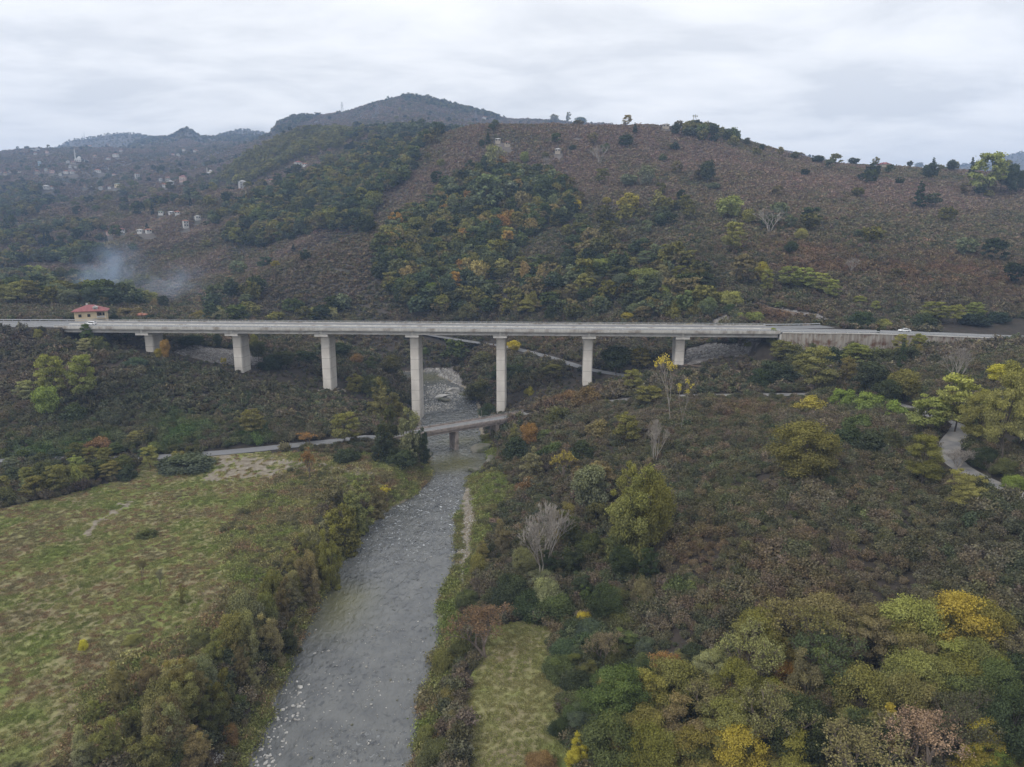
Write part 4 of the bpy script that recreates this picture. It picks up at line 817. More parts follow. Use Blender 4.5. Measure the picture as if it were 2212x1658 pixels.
# left middle (frame E)
for a in [('loose','yg',350,620,350,180,'yellow-green layered tree, left of a pair on the left slope'),('loose','yg',550,660,350,200,'yellow-green layered tree, right of a pair on the left slope'),('round','brightgreen',320,760,525,180,'bright green round tree in front of the layered pair'),('bush','dark',480,760,640,160),('loose','pale',180,650,510,150),
 ('round','orange',1080,385,230,62,'orange tree beside the leftmost tall pier'),('round','gold',1035,375,290,60),('sparse','gold',1470,450,360,50),('loose','green',570,270,140,80,'green bush growing up in front of the left abutment'),('bush','yg',250,220,160,60),('loose','olive',720,1150,1030,120),('loose','olive',370,1245,1060,170),
 ('loose','olive',560,1160,1050,130),('bush','darkolive',270,1060,960,150),('bush','bluegreen',150,1020,940,170),('loose','olive',1640,860,690,170),('sparse','orange',2010,1140,940,80,'thin orange-leafed tree on the field edge near the small bridge'),('sparse','orange',2020,910,840,110),('bush','bluegreen',1200,1070,980,350,'wide low blue-green bramble heap beside the valley road'),
 ('bush','dark',1980,380,300,160),('round','darkolive',1680,380,240,130),('round','dark',1250,290,210,180),('round','goldolive',1650,300,200,60),('round','dark',1420,290,200,60),('bush','darkolive',700,1080,990,200),('bush','dark',100,1160,1060,200),('bush','darkolive',30,1300,1190,160),('loose','olive',230,1270,1120,140),('bush','dark',1760,420,330,170),
 ('loose','pale',560,330,230,100),('bush','darkolive',640,320,210,130),('bush','bluegreen',880,400,350,150),('round','darkolive',1850,420,310,150),('bush','rust',640,960,860,170),('bush','green',1000,960,900,160),('loose','olive',900,900,830,140),('bush','dark',820,1140,1040,150)]: T('E', *a)
# behind the viaduct, left (frame L)
for a in [('round','dark',1065,1520,1430,82,'single dark round tree behind the viaduct near the house'),('bush','brown',850,1575,1495,175),('bush','darkblue',980,1595,1545,85,'blue-black bush beside the small red-roofed shed'),('bush','dark',740,1590,1540,70),('bush','dark',240,1570,1520,70),('round','gold',1788,1250,1200,62,'small orange-yellow tree alone on the slope behind the left piers'),
 ('bush','brown',1010,1530,1440,70),('bush','pale',1420,1590,1490,100),('bush','goldolive',1790,1590,1530,150),('bush','olive',1600,1560,1460,200),('bush','dark',1560,1590,1500,120),('bush','yg',2050,1580,1500,140),('bush','olive',1300,1590,1520,130),('bush','yg',1490,1590,1560,80),('bush','pale',2150,1590,1500,120)]: T('L', *a)
# hill, right of centre (frames C, D)
for a in [('round','pale',1040,600,440,130),('bare','pale',1700,560,440,120,'group of leafless white trees high on the main hill'),('bare','pale',1060,610,460,90,'pair of pale bare trunks below the hilltop house'),('round','dark',1350,790,660,130,'dark green round tree in the middle of the wooded hill'),('conifer','dark',1000,430,355,50),('round','dark',960,450,405,40),
 ('round','yellow',1545,860,780,95,'yellow tree alone on the dark slope of the main hill'),('round','gold',1880,880,740,150,'large golden tree on the dark slope of the main hill'),('round','gold',1745,810,760,60),('round','orange',1090,1020,870,130,'deep orange tree in the centre of the wooded hill'),('round','orange',860,1080,960,120),('round','orange',390,1100,980,110,'orange tree at the left edge of the wooded hill'),
 ('round','palegold',440,1060,940,110),('round','orange',400,1230,1090,80),('round','rust',385,1370,1250,60),('round','orange',840,1290,1150,110,'orange tree low on the wooded hill above the middle pier'),('round','palegold',800,1310,1200,80),('round','palegold',1230,1320,1160,70),('round','palegold',1330,1340,1190,60),('round','yg',1230,560,475,60),
 ('round','dark',1530,475,435,50),('round','dark',1860,450,375,100),('conifer','dark',1920,365,300,50),('loose','greygreen',1000,880,640,200),('loose','greygreen',1100,820,640,190),('loose','greygreen',920,860,700,130),('loose','yg',1120,1090,960,120),('loose','yg',1040,1160,1040,120),('bare','pale',1370,590,510,60),('round','olive',705,580,520,60),
 ('round','dark',720,880,790,40),('round','greygreen',780,900,745,70),('round','greygreen',1880,700,620,120),('round','greygreen',1990,700,570,110),('round','rust',760,980,910,80),('round','goldolive',1420,800,725,110),('round','brown',1220,880,730,130),('round','goldolive',1330,930,840,130),('round','green',1580,310,262,75,'green round tree on the skyline of the main hill'),
 ('round','olive',1415,300,245,55),('loose','pale',1505,300,235,35),('loose','palegold',1870,320,255,65),('round','yg',1700,1240,1140,190),('round','yg',1980,1330,1200,190),('round','brown',1980,1530,1440,130),('round','gold',1870,1540,1480,90),('round','yg',2140,1420,1290,130),('round','darkolive',1700,1150,1020,160),('round','brightgreen',640,1400,1290,110),('round','yg',1650,1180,1130,90),
 ('conifer','dark',350,365,295,45),('conifer','dark',530,325,275,45),('conifer','dark',680,375,338,28),('cypress','dark',358,497,455,22),('cypress','dark',1488,1150,1070,26)]: T('C', *a)
for a in [('round','dark',230,602,452,98,'big dark egg-shaped tree high on the open hillside'),('cypress','dark',1555,756,590,78,'tall dark conical tree alone on the right hillside'),('conifer','dark',1880,545,440,48,'dark conifer on the right skyline beside the pale green trees'),('loose','yg',1970,690,435,220,'largest pale green tree clump on the right skyline'),('loose','greygreen',2060,660,470,140),
 ('round','dark',2130,680,490,95),('round','dark',1615,580,470,105),('conifer','dark',1640,520,440,60),('round','dark',1755,525,450,68,'dark round tree on the skyline left of the conifer'),('conifer','dark',265,340,240,55),('poplar','olive',145,300,180,32),('round','yg',365,825,680,175,'light yellow-green tree, uppermost of the spur above the road'),('round','yg',485,862,755,82),
 ('bare','pale',620,905,760,175,'grey leafless tree on the spur above the road'),('loose','yg',390,1040,850,150),('round','yg',815,965,880,88),('round','dark',750,1045,960,95),('round','gold',565,1205,1090,92,'orange-yellow egg-shaped tree on the hillside above the road'),('loose','yg',740,1260,1120,150),('loose','yg',830,1270,1130,160),('loose','yg',930,1290,1160,150),('loose','yg',1010,1330,1200,100),
 ('loose','yg',600,1295,1140,85),('bush','yg',380,1350,1255,145),('round','dark',925,472,420,80),('round','dark',1145,475,425,75),('loose','olive',1285,482,425,48),('round','dark',1495,492,445,36),('round','dark',570,398,350,36),('round','darkolive',475,362,310,45),('round','darkolive',775,450,400,60),('round','olive',685,428,370,50),('round','olive',1555,495,455,55),
 ('sparse','brown',825,445,405,45),('round','olive',1690,520,480,40),('round','olive',220,300,210,50),('round','olive',100,290,215,60),('round','darkolive',360,320,260,90),('round','dark',30,300,225,60),('round','dark',420,335,300,35),('round','greygreen',275,640,590,85),('loose','yg',1640,1470,1340,160),('loose','yg',1770,1480,1360,110),('loose','yg',1900,1440,1340,120),
 ('bush','dark',380,1400,1345,100),('bush','dark',1580,1490,1400,140),('bush','darkblue',1900,1480,1400,180),('bush','darkblue',2050,1460,1390,140),('round','dark',2190,660,520,60),('bare','pale',1125,1150,1060,70),('loose','yg',1180,1360,1300,90),('loose','yg',1280,1400,1330,60),('bush','dark',1200,1490,1380,170),('bush','yg',1330,1500,1440,130),('bush','yg',520,1450,1390,120),('bush','yg',440,1440,1400,80)]: T('D', *a)
# far cypresses (frames A, B, C)
for a in [('A',530,1305,1120,46),('A',587,1345,1105,85),('A',635,1350,1185,62),('A',720,1335,1200,55),('A',865,1262,1150,56),('A',922,1248,1125,60),('A',1102,1300,1200,34),('A',1256,1292,1165,50),('A',1790,928,790,42),('A',1726,1110,1020,50),('A',945,602,530,26),('A',1560,567,510,32),('A',1700,882,830,30),('B',345,622,540,32),('B',1443,347,250,46),('B',683,892,835,32),('B',1245,1017,945,38),('B',741,202,155,26),('C',590,330,300,25),('C',405,330,305,22),('A',1025,1190,1140,26),('A',1065,1180,1135,22)]:
    T(a[0], 'cypress', 'darkblue', *a[1:])
for a in [('loose','olive',1690,785,738,52),('bush','darkolive',1715,782,740,50),('bush','dark',1800,785,748,60),('loose','yg',1850,790,745,60),('bush','darkolive',1900,785,748,60),('bush','dark',1960,785,742,56),('bush','olive',1725,765,728,34),('bush','darkolive',1748,768,735,30),('bush','yg',1775,772,742,30),('bush','dark',1700,775,748,34),('bush','darkolive',1830,778,748,40),('bush','dark',1875,780,752,38),('bush','darkolive',1925,778,752,40),('bush','olive',1985,770,742,34)]: T('V', *a)
# trees that can be told apart in the woods behind
FA = [(815,560),(850,500),(900,480),(960,420),(1000,385),(1060,370),(1100,375),(1180,390),(1250,430),(1250,480),(1130,520),(1120,560),(1060,600),(1000,640),(960,690),(900,690),(840,640),(815,600)]
FB = [(480,525),(560,470),(600,420),(700,360),(790,335),(860,340),(900,340),(880,400),(830,420),(800,470),(790,510),(700,505),(560,540),(500,535)]
FC = [(462,395),(540,340),(640,290),(720,282),(760,290),(740,325),(650,345),(600,372),(520,405)]
FD = [(-20,420),(50,395),(90,410),(115,440),(70,470),(-20,480)]
FE = [(-20,605),(60,602),(200,618),(300,645),(330,668),(200,668),(-20,660)]
FF = [(1000,690),(1000,640),(1060,600),(1140,570),(1280,540),(1400,540),(1520,600),(1560,650),(1560,690)]
FG = [(1480,300),(1440,270),(1500,272),(1560,290),(1600,310),(1540,312)]
def sprinkle(poly, sep, kinds, cols, hr, wr, cnt, ymin=60):
    xs = [p[0] for p in poly]; ys = [p[1] for p in poly]; got = []; tries = 0; q = random.Random(int(xs[0]*7+ys[0]))
    while len(got) < cnt and tries < cnt*40:
        tries += 1; x = q.uniform(min(xs), max(xs)); y = q.uniform(min(ys), max(ys))
        if not poly_mask(np.array([x]), np.array([y]), poly)[0] or any((x-a)**2+((y-b)*1.3)**2 < sep*sep for a, b in got): continue
        got.append((x, y))
    for x, y in sorted(got, key=lambda p: p[1]):
        P = cast(x, y, ymin); dep = P[1]; h = q.uniform(*hr); w = q.uniform(*wr)
        tree(q.choice(kinds), q.choice(cols), x, y, y-h/dep*F, w/dep*F, P=P)
sprinkle(FA, 15, ('round', 'loose', 'round'), ('darkolive', 'dark', 'green', 'olive', 'goldolive', 'greygreen', 'bluegreen', 'darkolive', 'olive', 'brown', 'dark', 'orange', 'darkolive', 'palegold', 'dark'), (11, 17), (9, 14), 125)
sprinkle(FF, 26, ('round', 'loose', 'bush'), ('darkolive', 'dark', 'olive', 'brown', 'greygreen', 'goldolive'), (6, 11), (7, 12), 60)
sprinkle(FB, 22, ('round', 'loose'), ('darkolive', 'dark', 'bluegreen', 'olive', 'goldolive', 'green'), (13, 19), (12, 17), 75)
sprinkle(FE, 22, ('loose', 'round'), ('greygreen', 'olive', 'greygreen', 'darkolive', 'yg', 'bluegreen'), (10, 15), (9, 13), 34)

BR = [(1300,1600),(1400,1470),(1520,1430),(1700,1400),(1850,1420),(2000,1400),(2212,1440),(2240,1720),(1300,1720)]
sprinkle([(1200,1380),(1260,1340),(1400,1380),(1420,1470),(1320,1600),(1250,1640),(1225,1500)], 34, ('bush', 'bush', 'willow'), ('green', 'dark', 'darkolive', 'bluegreen'), (2.5, 4.5), (3.5, 6), 22)
sprinkle(BR, 44, ('round', 'willow', 'sparse', 'round', 'loose'), ('darkolive', 'brown', 'olive', 'goldolive', 'yg', 'dark', 'gold', 'olive', 'goldolive', 'green', 'brown', 'goldolive', 'olive'), (6, 10), (6, 9.5), 52)
sprinkle([(0,1003),(430,1000),(300,1035),(160,1062),(0,1092)], 26, ('loose', 'bush', 'loose'), ('olive', 'darkolive', 'yg', 'greygreen'), (4, 6.5), (4, 6), 18)
sprinkle([(0,985),(430,975),(430,990),(0,1000)], 30, ('bush', 'loose'), ('bluegreen', 'darkolive', 'green'), (2.5, 4), (3.5, 5), 9)
sprinkle([(440,1460),(560,1400),(640,1330),(700,1200),(760,1120),(700,1130),(600,1280),(500,1390),(400,1480),(330,1600),(300,1680),(420,1680)], 40, ('willow', 'willow', 'bush'), ('greyolive', 'olive', 'brown', 'greyolive'), (5.5, 8.5), (4, 6), 20)
sprinkle([(1100,1150),(1250,1050),(1400,1150),(1420,1300),(1330,1350),(1150,1330)], 40, ('willow', 'bush', 'round'), ('darkolive', 'dark', 'greyolive', 'brown'), (4, 7), (4, 7), 16)
def label_trees():
    from collections import defaultdict
    D = defaultdict(list); seen = set(); ORD = ['first', 'second', 'third', 'fourth', 'fifth', 'sixth', 'seventh', 'eighth', 'ninth', 'tenth', 'eleventh', 'twelfth', 'thirteenth', 'fourteenth', 'fifteenth', 'sixteenth', 'seventeenth', 'eighteenth', 'nineteenth', 'twentieth']
    for t in TREES:
        if t[6]: t[0]['label'] = t[6]
        else: D[(t[1], t[2], region(t[3], t[4], t[5]))].append(t)
    for (k, c, rg_), ts in D.items():
        ts.sort(key=lambda t: t[3]); kw = KW[k][1] if k not in ('bare',) else 'leafless tree'
        if k == 'poplar': kw = 'slender tree'
        cw = WORD[c]+' ' if k != 'bare' else ''
        for i, t in enumerate(ts):
            if len(ts) == 1: s = f'{cw}{kw} {rg_}'
            elif i == 0: s = f'leftmost {cw}{kw} {rg_}'
            elif i == len(ts)-1: s = f'rightmost {cw}{kw} {rg_}'
            else: s = f'{cw}{kw} {rg_}, {ORD[i] if i < 20 else str(i+1)} from left'
            t[0]['label'] = s
    from collections import Counter
    print('kinds', Counter(t[1] for t in TREES))
    for t in TREES:
        g = {'bush': 'bushes of the valley', 'cypress': 'dark cypresses'}.get(t[1], 'trees of the valley and hills'); t[0]['group'] = g
label_trees()

# ------------------------------------------------------------------ scrub and far woods: one object each, points that carry shrubs
def scatter(name, pts, scl, rot, idx, tint, protos, label, cat, kind='stuff'):
    n = len(pts); me = bpy.data.meshes.new(name); me.vertices.add(n); me.vertices.foreach_set('co', pts.astype(np.float32).ravel())
    for nm, ty, d, k in (('scl', 'FLOAT_VECTOR', scl, 'vector'), ('rot', 'FLOAT_VECTOR', rot, 'vector'), ('pick', 'INT', idx, 'value'), ('tint', 'FLOAT_COLOR', tint, 'color')):
        a = me.attributes.new(nm, ty, 'POINT'); a.data.foreach_set(k, np.asarray(d, np.int32 if ty == 'INT' else np.float32).ravel())
    o = obj(name, me); col = bpy.data.collections.new(name+'_kinds')
    for i, p in enumerate(protos):
        q = bpy.data.objects.new(f'{name}_plant_{i:02d}', p); col.objects.link(q)
    g = bpy.data.node_groups.new(name+'_planting', 'GeometryNodeTree'); g.interface.new_socket('Geometry', in_out='INPUT', socket_type='NodeSocketGeometry'); g.interface.new_socket('Geometry', in_out='OUTPUT', socket_type='NodeSocketGeometry')
    N = g.nodes.new; L = g.links.new; i = N('NodeGroupInput'); u = N('NodeGroupOutput'); ip = N('GeometryNodeInstanceOnPoints'); ci = N('GeometryNodeCollectionInfo'); ci.inputs['Collection'].default_value = col
    ci.inputs['Separate Children'].default_value = True; ci.inputs['Reset Children'].default_value = True
    def na(nm, ty): a = N('GeometryNodeInputNamedAttribute'); a.data_type = ty; a.inputs['Name'].default_value = nm; return a.outputs['Attribute']
    m2p = N('GeometryNodeMeshToPoints'); L(i.outputs[0], m2p.inputs[0]); L(m2p.outputs[0], ip.inputs['Points']); L(ci.outputs[0], ip.inputs['Instance']); ip.inputs['Pick Instance'].default_value = True; L(na('pick', 'INT'), ip.inputs['Instance Index'])
    e2r = N('FunctionNodeEulerToRotation'); L(na('rot', 'FLOAT_VECTOR'), e2r.inputs[0]); L(e2r.outputs[0], ip.inputs['Rotation']); L(na('scl', 'FLOAT_VECTOR'), ip.inputs['Scale']); L(ip.outputs[0], u.inputs[0])
    md = o.modifiers.new('planting', 'NODES'); md.node_group = g
    return tag(o, label, cat, kind=kind)
def hazel(seed, n, leaf, R=1.0, Hh=1.45):
    """many-stemmed shrub, leaves thin, unit radius"""
    r = np.random.default_rng(seed); k = 26; an = r.uniform(0, 6.28, k); sp = r.uniform(.1, 1, k)**.6; tip = np.stack([np.cos(an)*sp*R, np.sin(an)*sp*R, Hh*(1-.45*sp**2)*r.uniform(.72, 1.05, k)], 1)
    i = r.integers(0, k, n); u = r.uniform(.25, 1.0, n)**.7; P = tip[i]*np.stack([u**1.3, u**1.3, u], 1)+r.normal(size=(n, 3))*.15; P[:, 2] = np.maximum(P[:, 2], .02)
    vv = .45+r.normal(size=n)*.26+r.uniform(-.2, .2, k)[i]; me = leaves_mesh('shrub', P, r.normal(size=(n, 3))+np.array([0, 0, .7]), leaf, M['leaf_i'], vv=vv, ww=r.uniform(0, .45, k)[i], r=r)
    return me
COLG = np.array([COL[k] for k in ('olive',)])
SPOT = []   # (x, y, radius in picture px) -> world centre, radius, colour
def spots(X, Y):
    """tint of the scrub on the slopes, gullies darkened to bring out relief"""
    n = len(X); a = fbm(X/38, Y/38, 4, 1.2); b = fbm(X/16, Y/16, 3, 6.1); c = fbm(X/90, Y/90, 3, 12.2); r = rng
    pal = np.array([(.175, .148, .118), (.150, .140, .098), (.118, .124, .086), (.198, .160, .124), (.168, .170, .095), (.122, .138, .096)])
    k = np.clip(((a*1.3+.5)*3+r.normal(size=n)*(.9-.45*sstep(380, 600, Y))), 0, 5).astype(int); col = pal[k]
    purple = np.array((.205, .162, .150)); w = sstep(430, 620, Y)*sstep(-.18, .12, c+.25*a)*.8; col = col*(1-w[:, None])+purple*w[:, None]
    ac = X*.86-Y*.5; al = X*.5+Y*.86; sp = 1-2*np.abs(perlin(ac/150+2.2, al/620+.4)+.25*perlin(ac/60, al/200)); w = sstep(.45, .05, sp)*sstep(430, 560, Y)*(X < -.03*Y)*.65; col = col*(1-w[:, None])+np.array((.095, .110, .085))*w[:, None]  # gullies tinted darker green: relief shading of the spurs put into the colour
    for (wx, wy, wr), cc, s in SPOT:
        w = s*np.exp(-(((X-wx)**2+(Y-wy)**2)/wr**2)**1.3)*np.clip(.75+b*1.2, .2, 1); col = col*(1-w[:, None])+np.array(cc)*w[:, None]
    sd = .15-.07*sstep(380, 600, Y)[:, None]; return (.93+.17*sstep(400, 560, Y))[:, None]*np.where(Y[:, None] > 400, col*np.array([1.04, .98, .94]), col)*(1+r.normal(size=(n, 1))*sd).clip(.6, 1.5)*(1+r.normal(size=(n, 3))*.04)
def spot(x, y, rpx, c, s=.85):
    P = cast(x, y); SPOT.append(((P[0], P[1], rpx/F*P[1]*1.3), c, s))
RUST, PUR, GRN, OLV, DRK = (.225, .142, .100), (.215, .165, .155), (.105, .175, .062), (.185, .180, .092), (.088, .096, .070)
for a in [(1750,560,90,RUST),(2100,600,130,RUST),(1950,590,70,RUST,.5),(1230,870,70,RUST,.7),(1180,740,50,RUST,.6),(1700,680,60,RUST),(1600,890,80,RUST,.55),(1750,1250,150,RUST,.5),(1500,1180,60,RUST,.8),(1950,420,120,PUR),(1700,380,120,PUR),(1300,300,150,PUR),(1500,350,90,PUR),(1100,420,60,PUR,.7),
 (400,840,170,DRK,.7),(250,880,100,DRK,.7),(150,800,60,RUST,.4),(380,935,60,GRN,.8),(180,975,60,GRN,.8),(60,985,40,GRN,.8),(560,945,40,GRN,.8),(1900,880,70,GRN,.45),(1250,1400,60,GRN,.5),(1350,1500,70,DRK,.6),(1250,1450,60,(.05,.10,.055),.7),(1480,1280,25,GRN,.9),(2080,650,60,DRK,.5),(700,700,60,OLV,.8),(1060,760,40,RUST,.5),
 (1170,820,50,OLV,.8),(1350,770,60,DRK,.6),(1150,1240,70,DRK,.6),(860,800,60,OLV,.5),(1950,1260,150,DRK,.4),(2100,1150,120,DRK,.4),(2100,1330,70,OLV,.7),(1560,1080,60,OLV,.6),(100,620,200,(.095,.105,.080),.6),(600,650,120,(.105,.095,.085),.8),(1100,640,150,DRK,.6),(1350,500,150,DRK,.55),(650,575,100,(.12,.10,.085),.8),(650,985,50,OLV,.6),(30,740,70,(.12,.095,.10),.7)]: spot(*a)
ROADS = [(valley_road, 3.4), (east_road, 2.9), (upstream_road, 3.1), (track_a, 2.4), (track_b, 2.4), (resample(left_road, 6, 1), 12), (resample(right_road, 4, 1), 7.0), (resample(right_far, 4, 1), 6)]
HOUSES = []
def clear_of_houses(X, Y, f):
    k = np.ones(X.shape, bool)
    for hx, hy, hr in HOUSES:
        q = math.hypot(hx, hy); u, w = hx/q, hy/q; al = (X-hx)*u+(Y-hy)*w; ac = (X-hx)*w-(Y-hy)*u; reach = (hr+min(hy*.018, 36)*f)
        k &= ~((np.abs(ac) < hr+f) & (al > -reach) & (al < hr+f))
    return k
def road_dist(X, Y):
    best = np.full(X.shape, 1e9)
    for P, hw in ROADS:
        for a, b in zip(P[:-1], P[1:]):
            m = (X > min(a[0], b[0])-12) & (X < max(a[0], b[0])+12) & (Y > min(a[1], b[1])-12) & (Y < max(a[1], b[1])+12)
            if not m.any(): continue
            ab = (b-a)[:2]; s = np.clip(((X[m]-a[0])*ab[0]+(Y[m]-a[1])*ab[1])/(ab@ab+1e-9), 0, 1); best[m] = np.minimum(best[m], np.hypot(X[m]-a[0]-s*ab[0], Y[m]-a[1]-s*ab[1])-hw)
    return best
def grid_pts(y0, y1, sp, jit=.45):
    n = int(1.8*y1/sp*(y1-y0)/sp/2*1.1)
    gx = np.arange(-y1, y1, sp); gy = np.arange(y0, y1, sp); X, Y = np.meshgrid(gx, gy); X = X.ravel(); Y = Y.ravel(); X = X+rng.uniform(-jit, jit, len(X))*sp; Y = Y+rng.uniform(-jit, jit, len(Y))*sp
    k = (np.abs(X) < .95*Y+25) & (Y > y0); X, Y = X[k], Y[k]; Z = hz(X, Y); px, py = proj(X, Y, Z); k = (px > -330) & (px < 2540) & (py < 1950) & visible(X, Y, Z, 5 if y1 < 900 else 9)
    return X[k], Y[k], Z[k], px[k], py[k]
def scrub():
    near = [hazel(100+i, 1500, .125) for i in range(6)]; mid = [hazel(200+i, 420, .24) for i in range(4)]; far = [hazel(300+i, 120, .40, Hh=.85) for i in range(4)]
    PT, SCL, ROT, IDX, TI = [], [], [], [], []
    for (y0, y1, sp, base, nk, R) in ((62, 240, 1.7, 0, 6, 1.5), (240, 430, 2.1, 6, 4, 1.6), (430, 860, 2.5, 10, 4, 1.95), (860, 1500, 3.9, 10, 4, 2.8), (1500, 2500, 6.6, 10, 4, 3.4)):
        X, Y, Z, px, py = grid_pts(y0, y1, sp); g, rg, rk, br = zones(X, Y); d = river_d(X, Y); rd = road_dist(X, Y) if y0 < 400 else np.full(X.shape, 99.)
        k = ~g & ~rk & ~br & ((d > 1.6) | (Y > 400)) & (rd > .6) & ~(rg & (rng.uniform(size=len(X)) > .45))
        s = R*rng.uniform(.65, 1.25, len(X)); und = (X > AXL-2) & (X < AXR+2) & (np.abs(Y-deckY(X)) < 12.5); k &= ~(und & (rng.uniform(size=len(X)) < .35)); s = np.where(und | rg, s*.5, s)
        # keep the river bank next to the water low
        s = np.where(d < 4, s*.5, s)
        k &= clear_of_houses(X, Y, 1)
        nz_ = fbm(X/12, Y/12, 3, 3.3); s = s*np.clip(1+(.8 if y0 < 400 else .35)*nz_, .5, 1.5); k &= nz_ > -.62; k &= ~((px > 2030) & (Y > 282) & (Y < 312))
        X, Y, Z, s, rgk = X[k], Y[k], Z[k], s[k], rg[k]; n = len(X); PT.append(np.stack([X, Y, Z-.1], 1)); SCL.append(np.stack([s, s, s*rng.uniform(.75, 1.15, n)], 1)); ROT.append(np.stack([rng.normal(size=n)*.1, rng.normal(size=n)*.1, rng.uniform(0, 6.28, n)], 1))
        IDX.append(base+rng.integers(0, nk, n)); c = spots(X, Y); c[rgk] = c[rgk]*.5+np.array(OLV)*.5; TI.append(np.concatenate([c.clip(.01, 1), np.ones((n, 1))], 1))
    P = np.concatenate(PT); print('scrub', len(P))
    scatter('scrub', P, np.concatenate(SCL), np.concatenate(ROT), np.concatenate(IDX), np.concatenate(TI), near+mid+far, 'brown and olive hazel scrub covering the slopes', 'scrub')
def forest():
    ms = []
    for i in range(6): ms.append(crown('round' if i % 2 else 'loose', 500+i, 950, .082, M_=30, m=M['leaf_i'], hw=1.15, name='woodland_crown')[0])
    FC_ = [(FA, .95), (FB, 1.0), (FC, 1.0), (FD, 1.0), (FE, .4), (FF, .3), (FG, .25)]; extra = [([(560,470),(600,430),(560,420),(500,470)], .6), ([(150,545),(230,540),(260,560),(180,580),(60,570),(-20,600),(-20,570)], .8), ([(790,360),(730,330),(760,290),(860,280),(960,285),(940,320),(860,350)], .55), ([(590,290),(600,262),(640,250),(690,250),(620,290)], .8), ([(860,215),(880,205),(940,215),(1000,232),(1080,250),(1080,262),(980,240),(900,225)], .9),
         ([(300,303),(350,290),(402,272),(432,288),(520,296),(590,295),(560,305),(480,300),(400,290),(320,310)], .8), ([(130,306),(200,288),(330,288),(330,312),(130,314)], .5), ([(440,520),(480,490),(560,430),(480,440),(420,470)], .15), ([(240,440),(440,400),(470,420),(300,470)], .15), ([(0,500),(200,480),(260,520),(0,545)], .25), ([(120,440),(440,380),(440,450),(160,470)], .12), ([(500,640),(760,640),(800,700),(420,700)], .10),
         ([(1180,258),(1190,258),(1190,262)], .1), ([(1400,420),(1450,380),(1500,470),(1350,600),(1180,600),(1250,500)], .12)]
    PT, SCL, ROT, TI = [], [], [], []
    pal = np.array([COL[k] for k in ('darkolive', 'olive', 'goldolive', 'dark', 'green', 'greygreen', 'brown', 'bluegreen', 'olive', 'goldolive')])
    for (y0, y1, sp, hh) in ((340, 900, 6.0, 12.5), (900, 1600, 8.5, 13), (1600, 2900, 11, 9.5), (2900, 4000, 20, 9)):
        X, Y, Z, px, py = grid_pts(y0, y1, sp); p = np.full(X.shape, .012 if y1 < 1000 else .03)
        for poly, q in FC_+extra: p = np.maximum(p, poly_mask(px+4*fbm(px/20, py/20, 2), py, poly)*q)
        p = np.where((Y > 2500), np.maximum(p, .4), p); p = np.where(fbm(X/110, Y/110, 3, 9) > .30, np.maximum(p, .16*(Y > 880)), p)
        ac = X*.86-Y*.5; al = X*.5+Y*.86; sp = 1-2*np.abs(perlin(ac/150+2.2, al/620+.4)+.25*perlin(ac/60, al/200)); p = np.where((sp < .12) & (px < 860) & (Y > 430), np.maximum(p, .08), p)
        k = rng.uniform(size=len(X)) < p
        k &= clear_of_houses(X, Y, 1.6)
        X, Y, Z = X[k], Y[k], Z[k]; n = len(X); s = hh*rng.uniform(.6, 1.2, n); PT.append(np.stack([X, Y, Z-.5], 1)); SCL.append(np.stack([s*.95, s*.95, s*rng.uniform(.75, 1.05, n)], 1)); ROT.append(np.stack([X*0, X*0, rng.uniform(0, 6.28, n)], 1))
        c = pal[np.clip((rng.uniform(0, 10, n)*.6+(fbm(X/60, Y/60, 2)+.5)*4), 0, 9).astype(int)]*(1+rng.normal(size=(n, 1))*.18).clip(.6, 1.5)*.8; px2, py2 = proj(X, Y, Z); fc = poly_mask(px2, py2, FC); c[fc] = c[fc]*.4+np.array(COL['goldolive'])*.65; TI.append(np.concatenate([c, np.ones((n, 1))], 1))
    P = np.concatenate(PT); print('forest', len(P)); scatter('forest', P, np.concatenate(SCL), np.concatenate(ROT), rng.integers(0, 6, len(P)), np.concatenate(TI), ms, 'mixed autumn woods and scattered trees on the distant hills', 'forest')
def grass():
    ms = []
    for i in range(4):
        r = np.random.default_rng(700+i); n = 130; P = np.stack([r.normal(size=n)*.42, r.normal(size=n)*.42, r.uniform(.02, .26, n)], 1); ms.append(leaves_mesh('grass_tuft', P, r.normal(size=(n, 3))*np.array([1, 1, .5]), .11, M['leaf_i'], asp=2.6, r=r))
    X, Y, Z, px, py = grid_pts(62, 262, .8); g, rg, rk, br = zones(X, Y); d = river_d(X, Y); k = (g | rg | ((d > .3) & (d < 3.5))) & (d > .2) & ~rk & ~br & (road_dist(X, Y) > .3) & (rng.uniform(size=len(X)) < .8); X, Y, Z, rg = X[k], Y[k], Z[k], rg[k] | (d[k] < 3.5); n = len(X)
    a = fbm(X/11, Y/11, 4, .7); b = fbm(X/3.5, Y/3.5, 2, 5); pal = np.array([(.225, .20, .12), (.26, .185, .12), (.29, .27, .13), (.24, .245, .11), (.20, .22, .09), (.20, .235, .08)])
    c = pal[np.clip((a*1.1+.5+b*.25)*5.2+rng.normal(size=n)*.8, 0, 5).astype(int)]*(1+rng.normal(size=(n, 1))*.15).clip(.6, 1.5); s = rng.uniform(.6, 1.2, n)*np.where(rg, 1.7, .75)
    px, py = proj(X, Y, Z); q = (px > 930) & (py < 1500) & rg; c[q] = c[q]*.6+np.array((.16, .21, .065))*.4
    cl = poly_mask(X, Y, CLEAR); c[cl] = c[cl]*.3+np.array((.27, .27, .115))*.7
    print('grass', n); scatter('grass', np.stack([X, Y, Z-.02], 1), np.stack([s, s, s*rng.uniform(.7, 1.3, n)], 1), np.stack([X*0, X*0, rng.uniform(0, 6.28, n)], 1), rng.integers(0, 4, n), np.concatenate([c, np.ones((n, 1))], 1), ms, 'patchy green and brown grass of the field and clearing', 'grass')
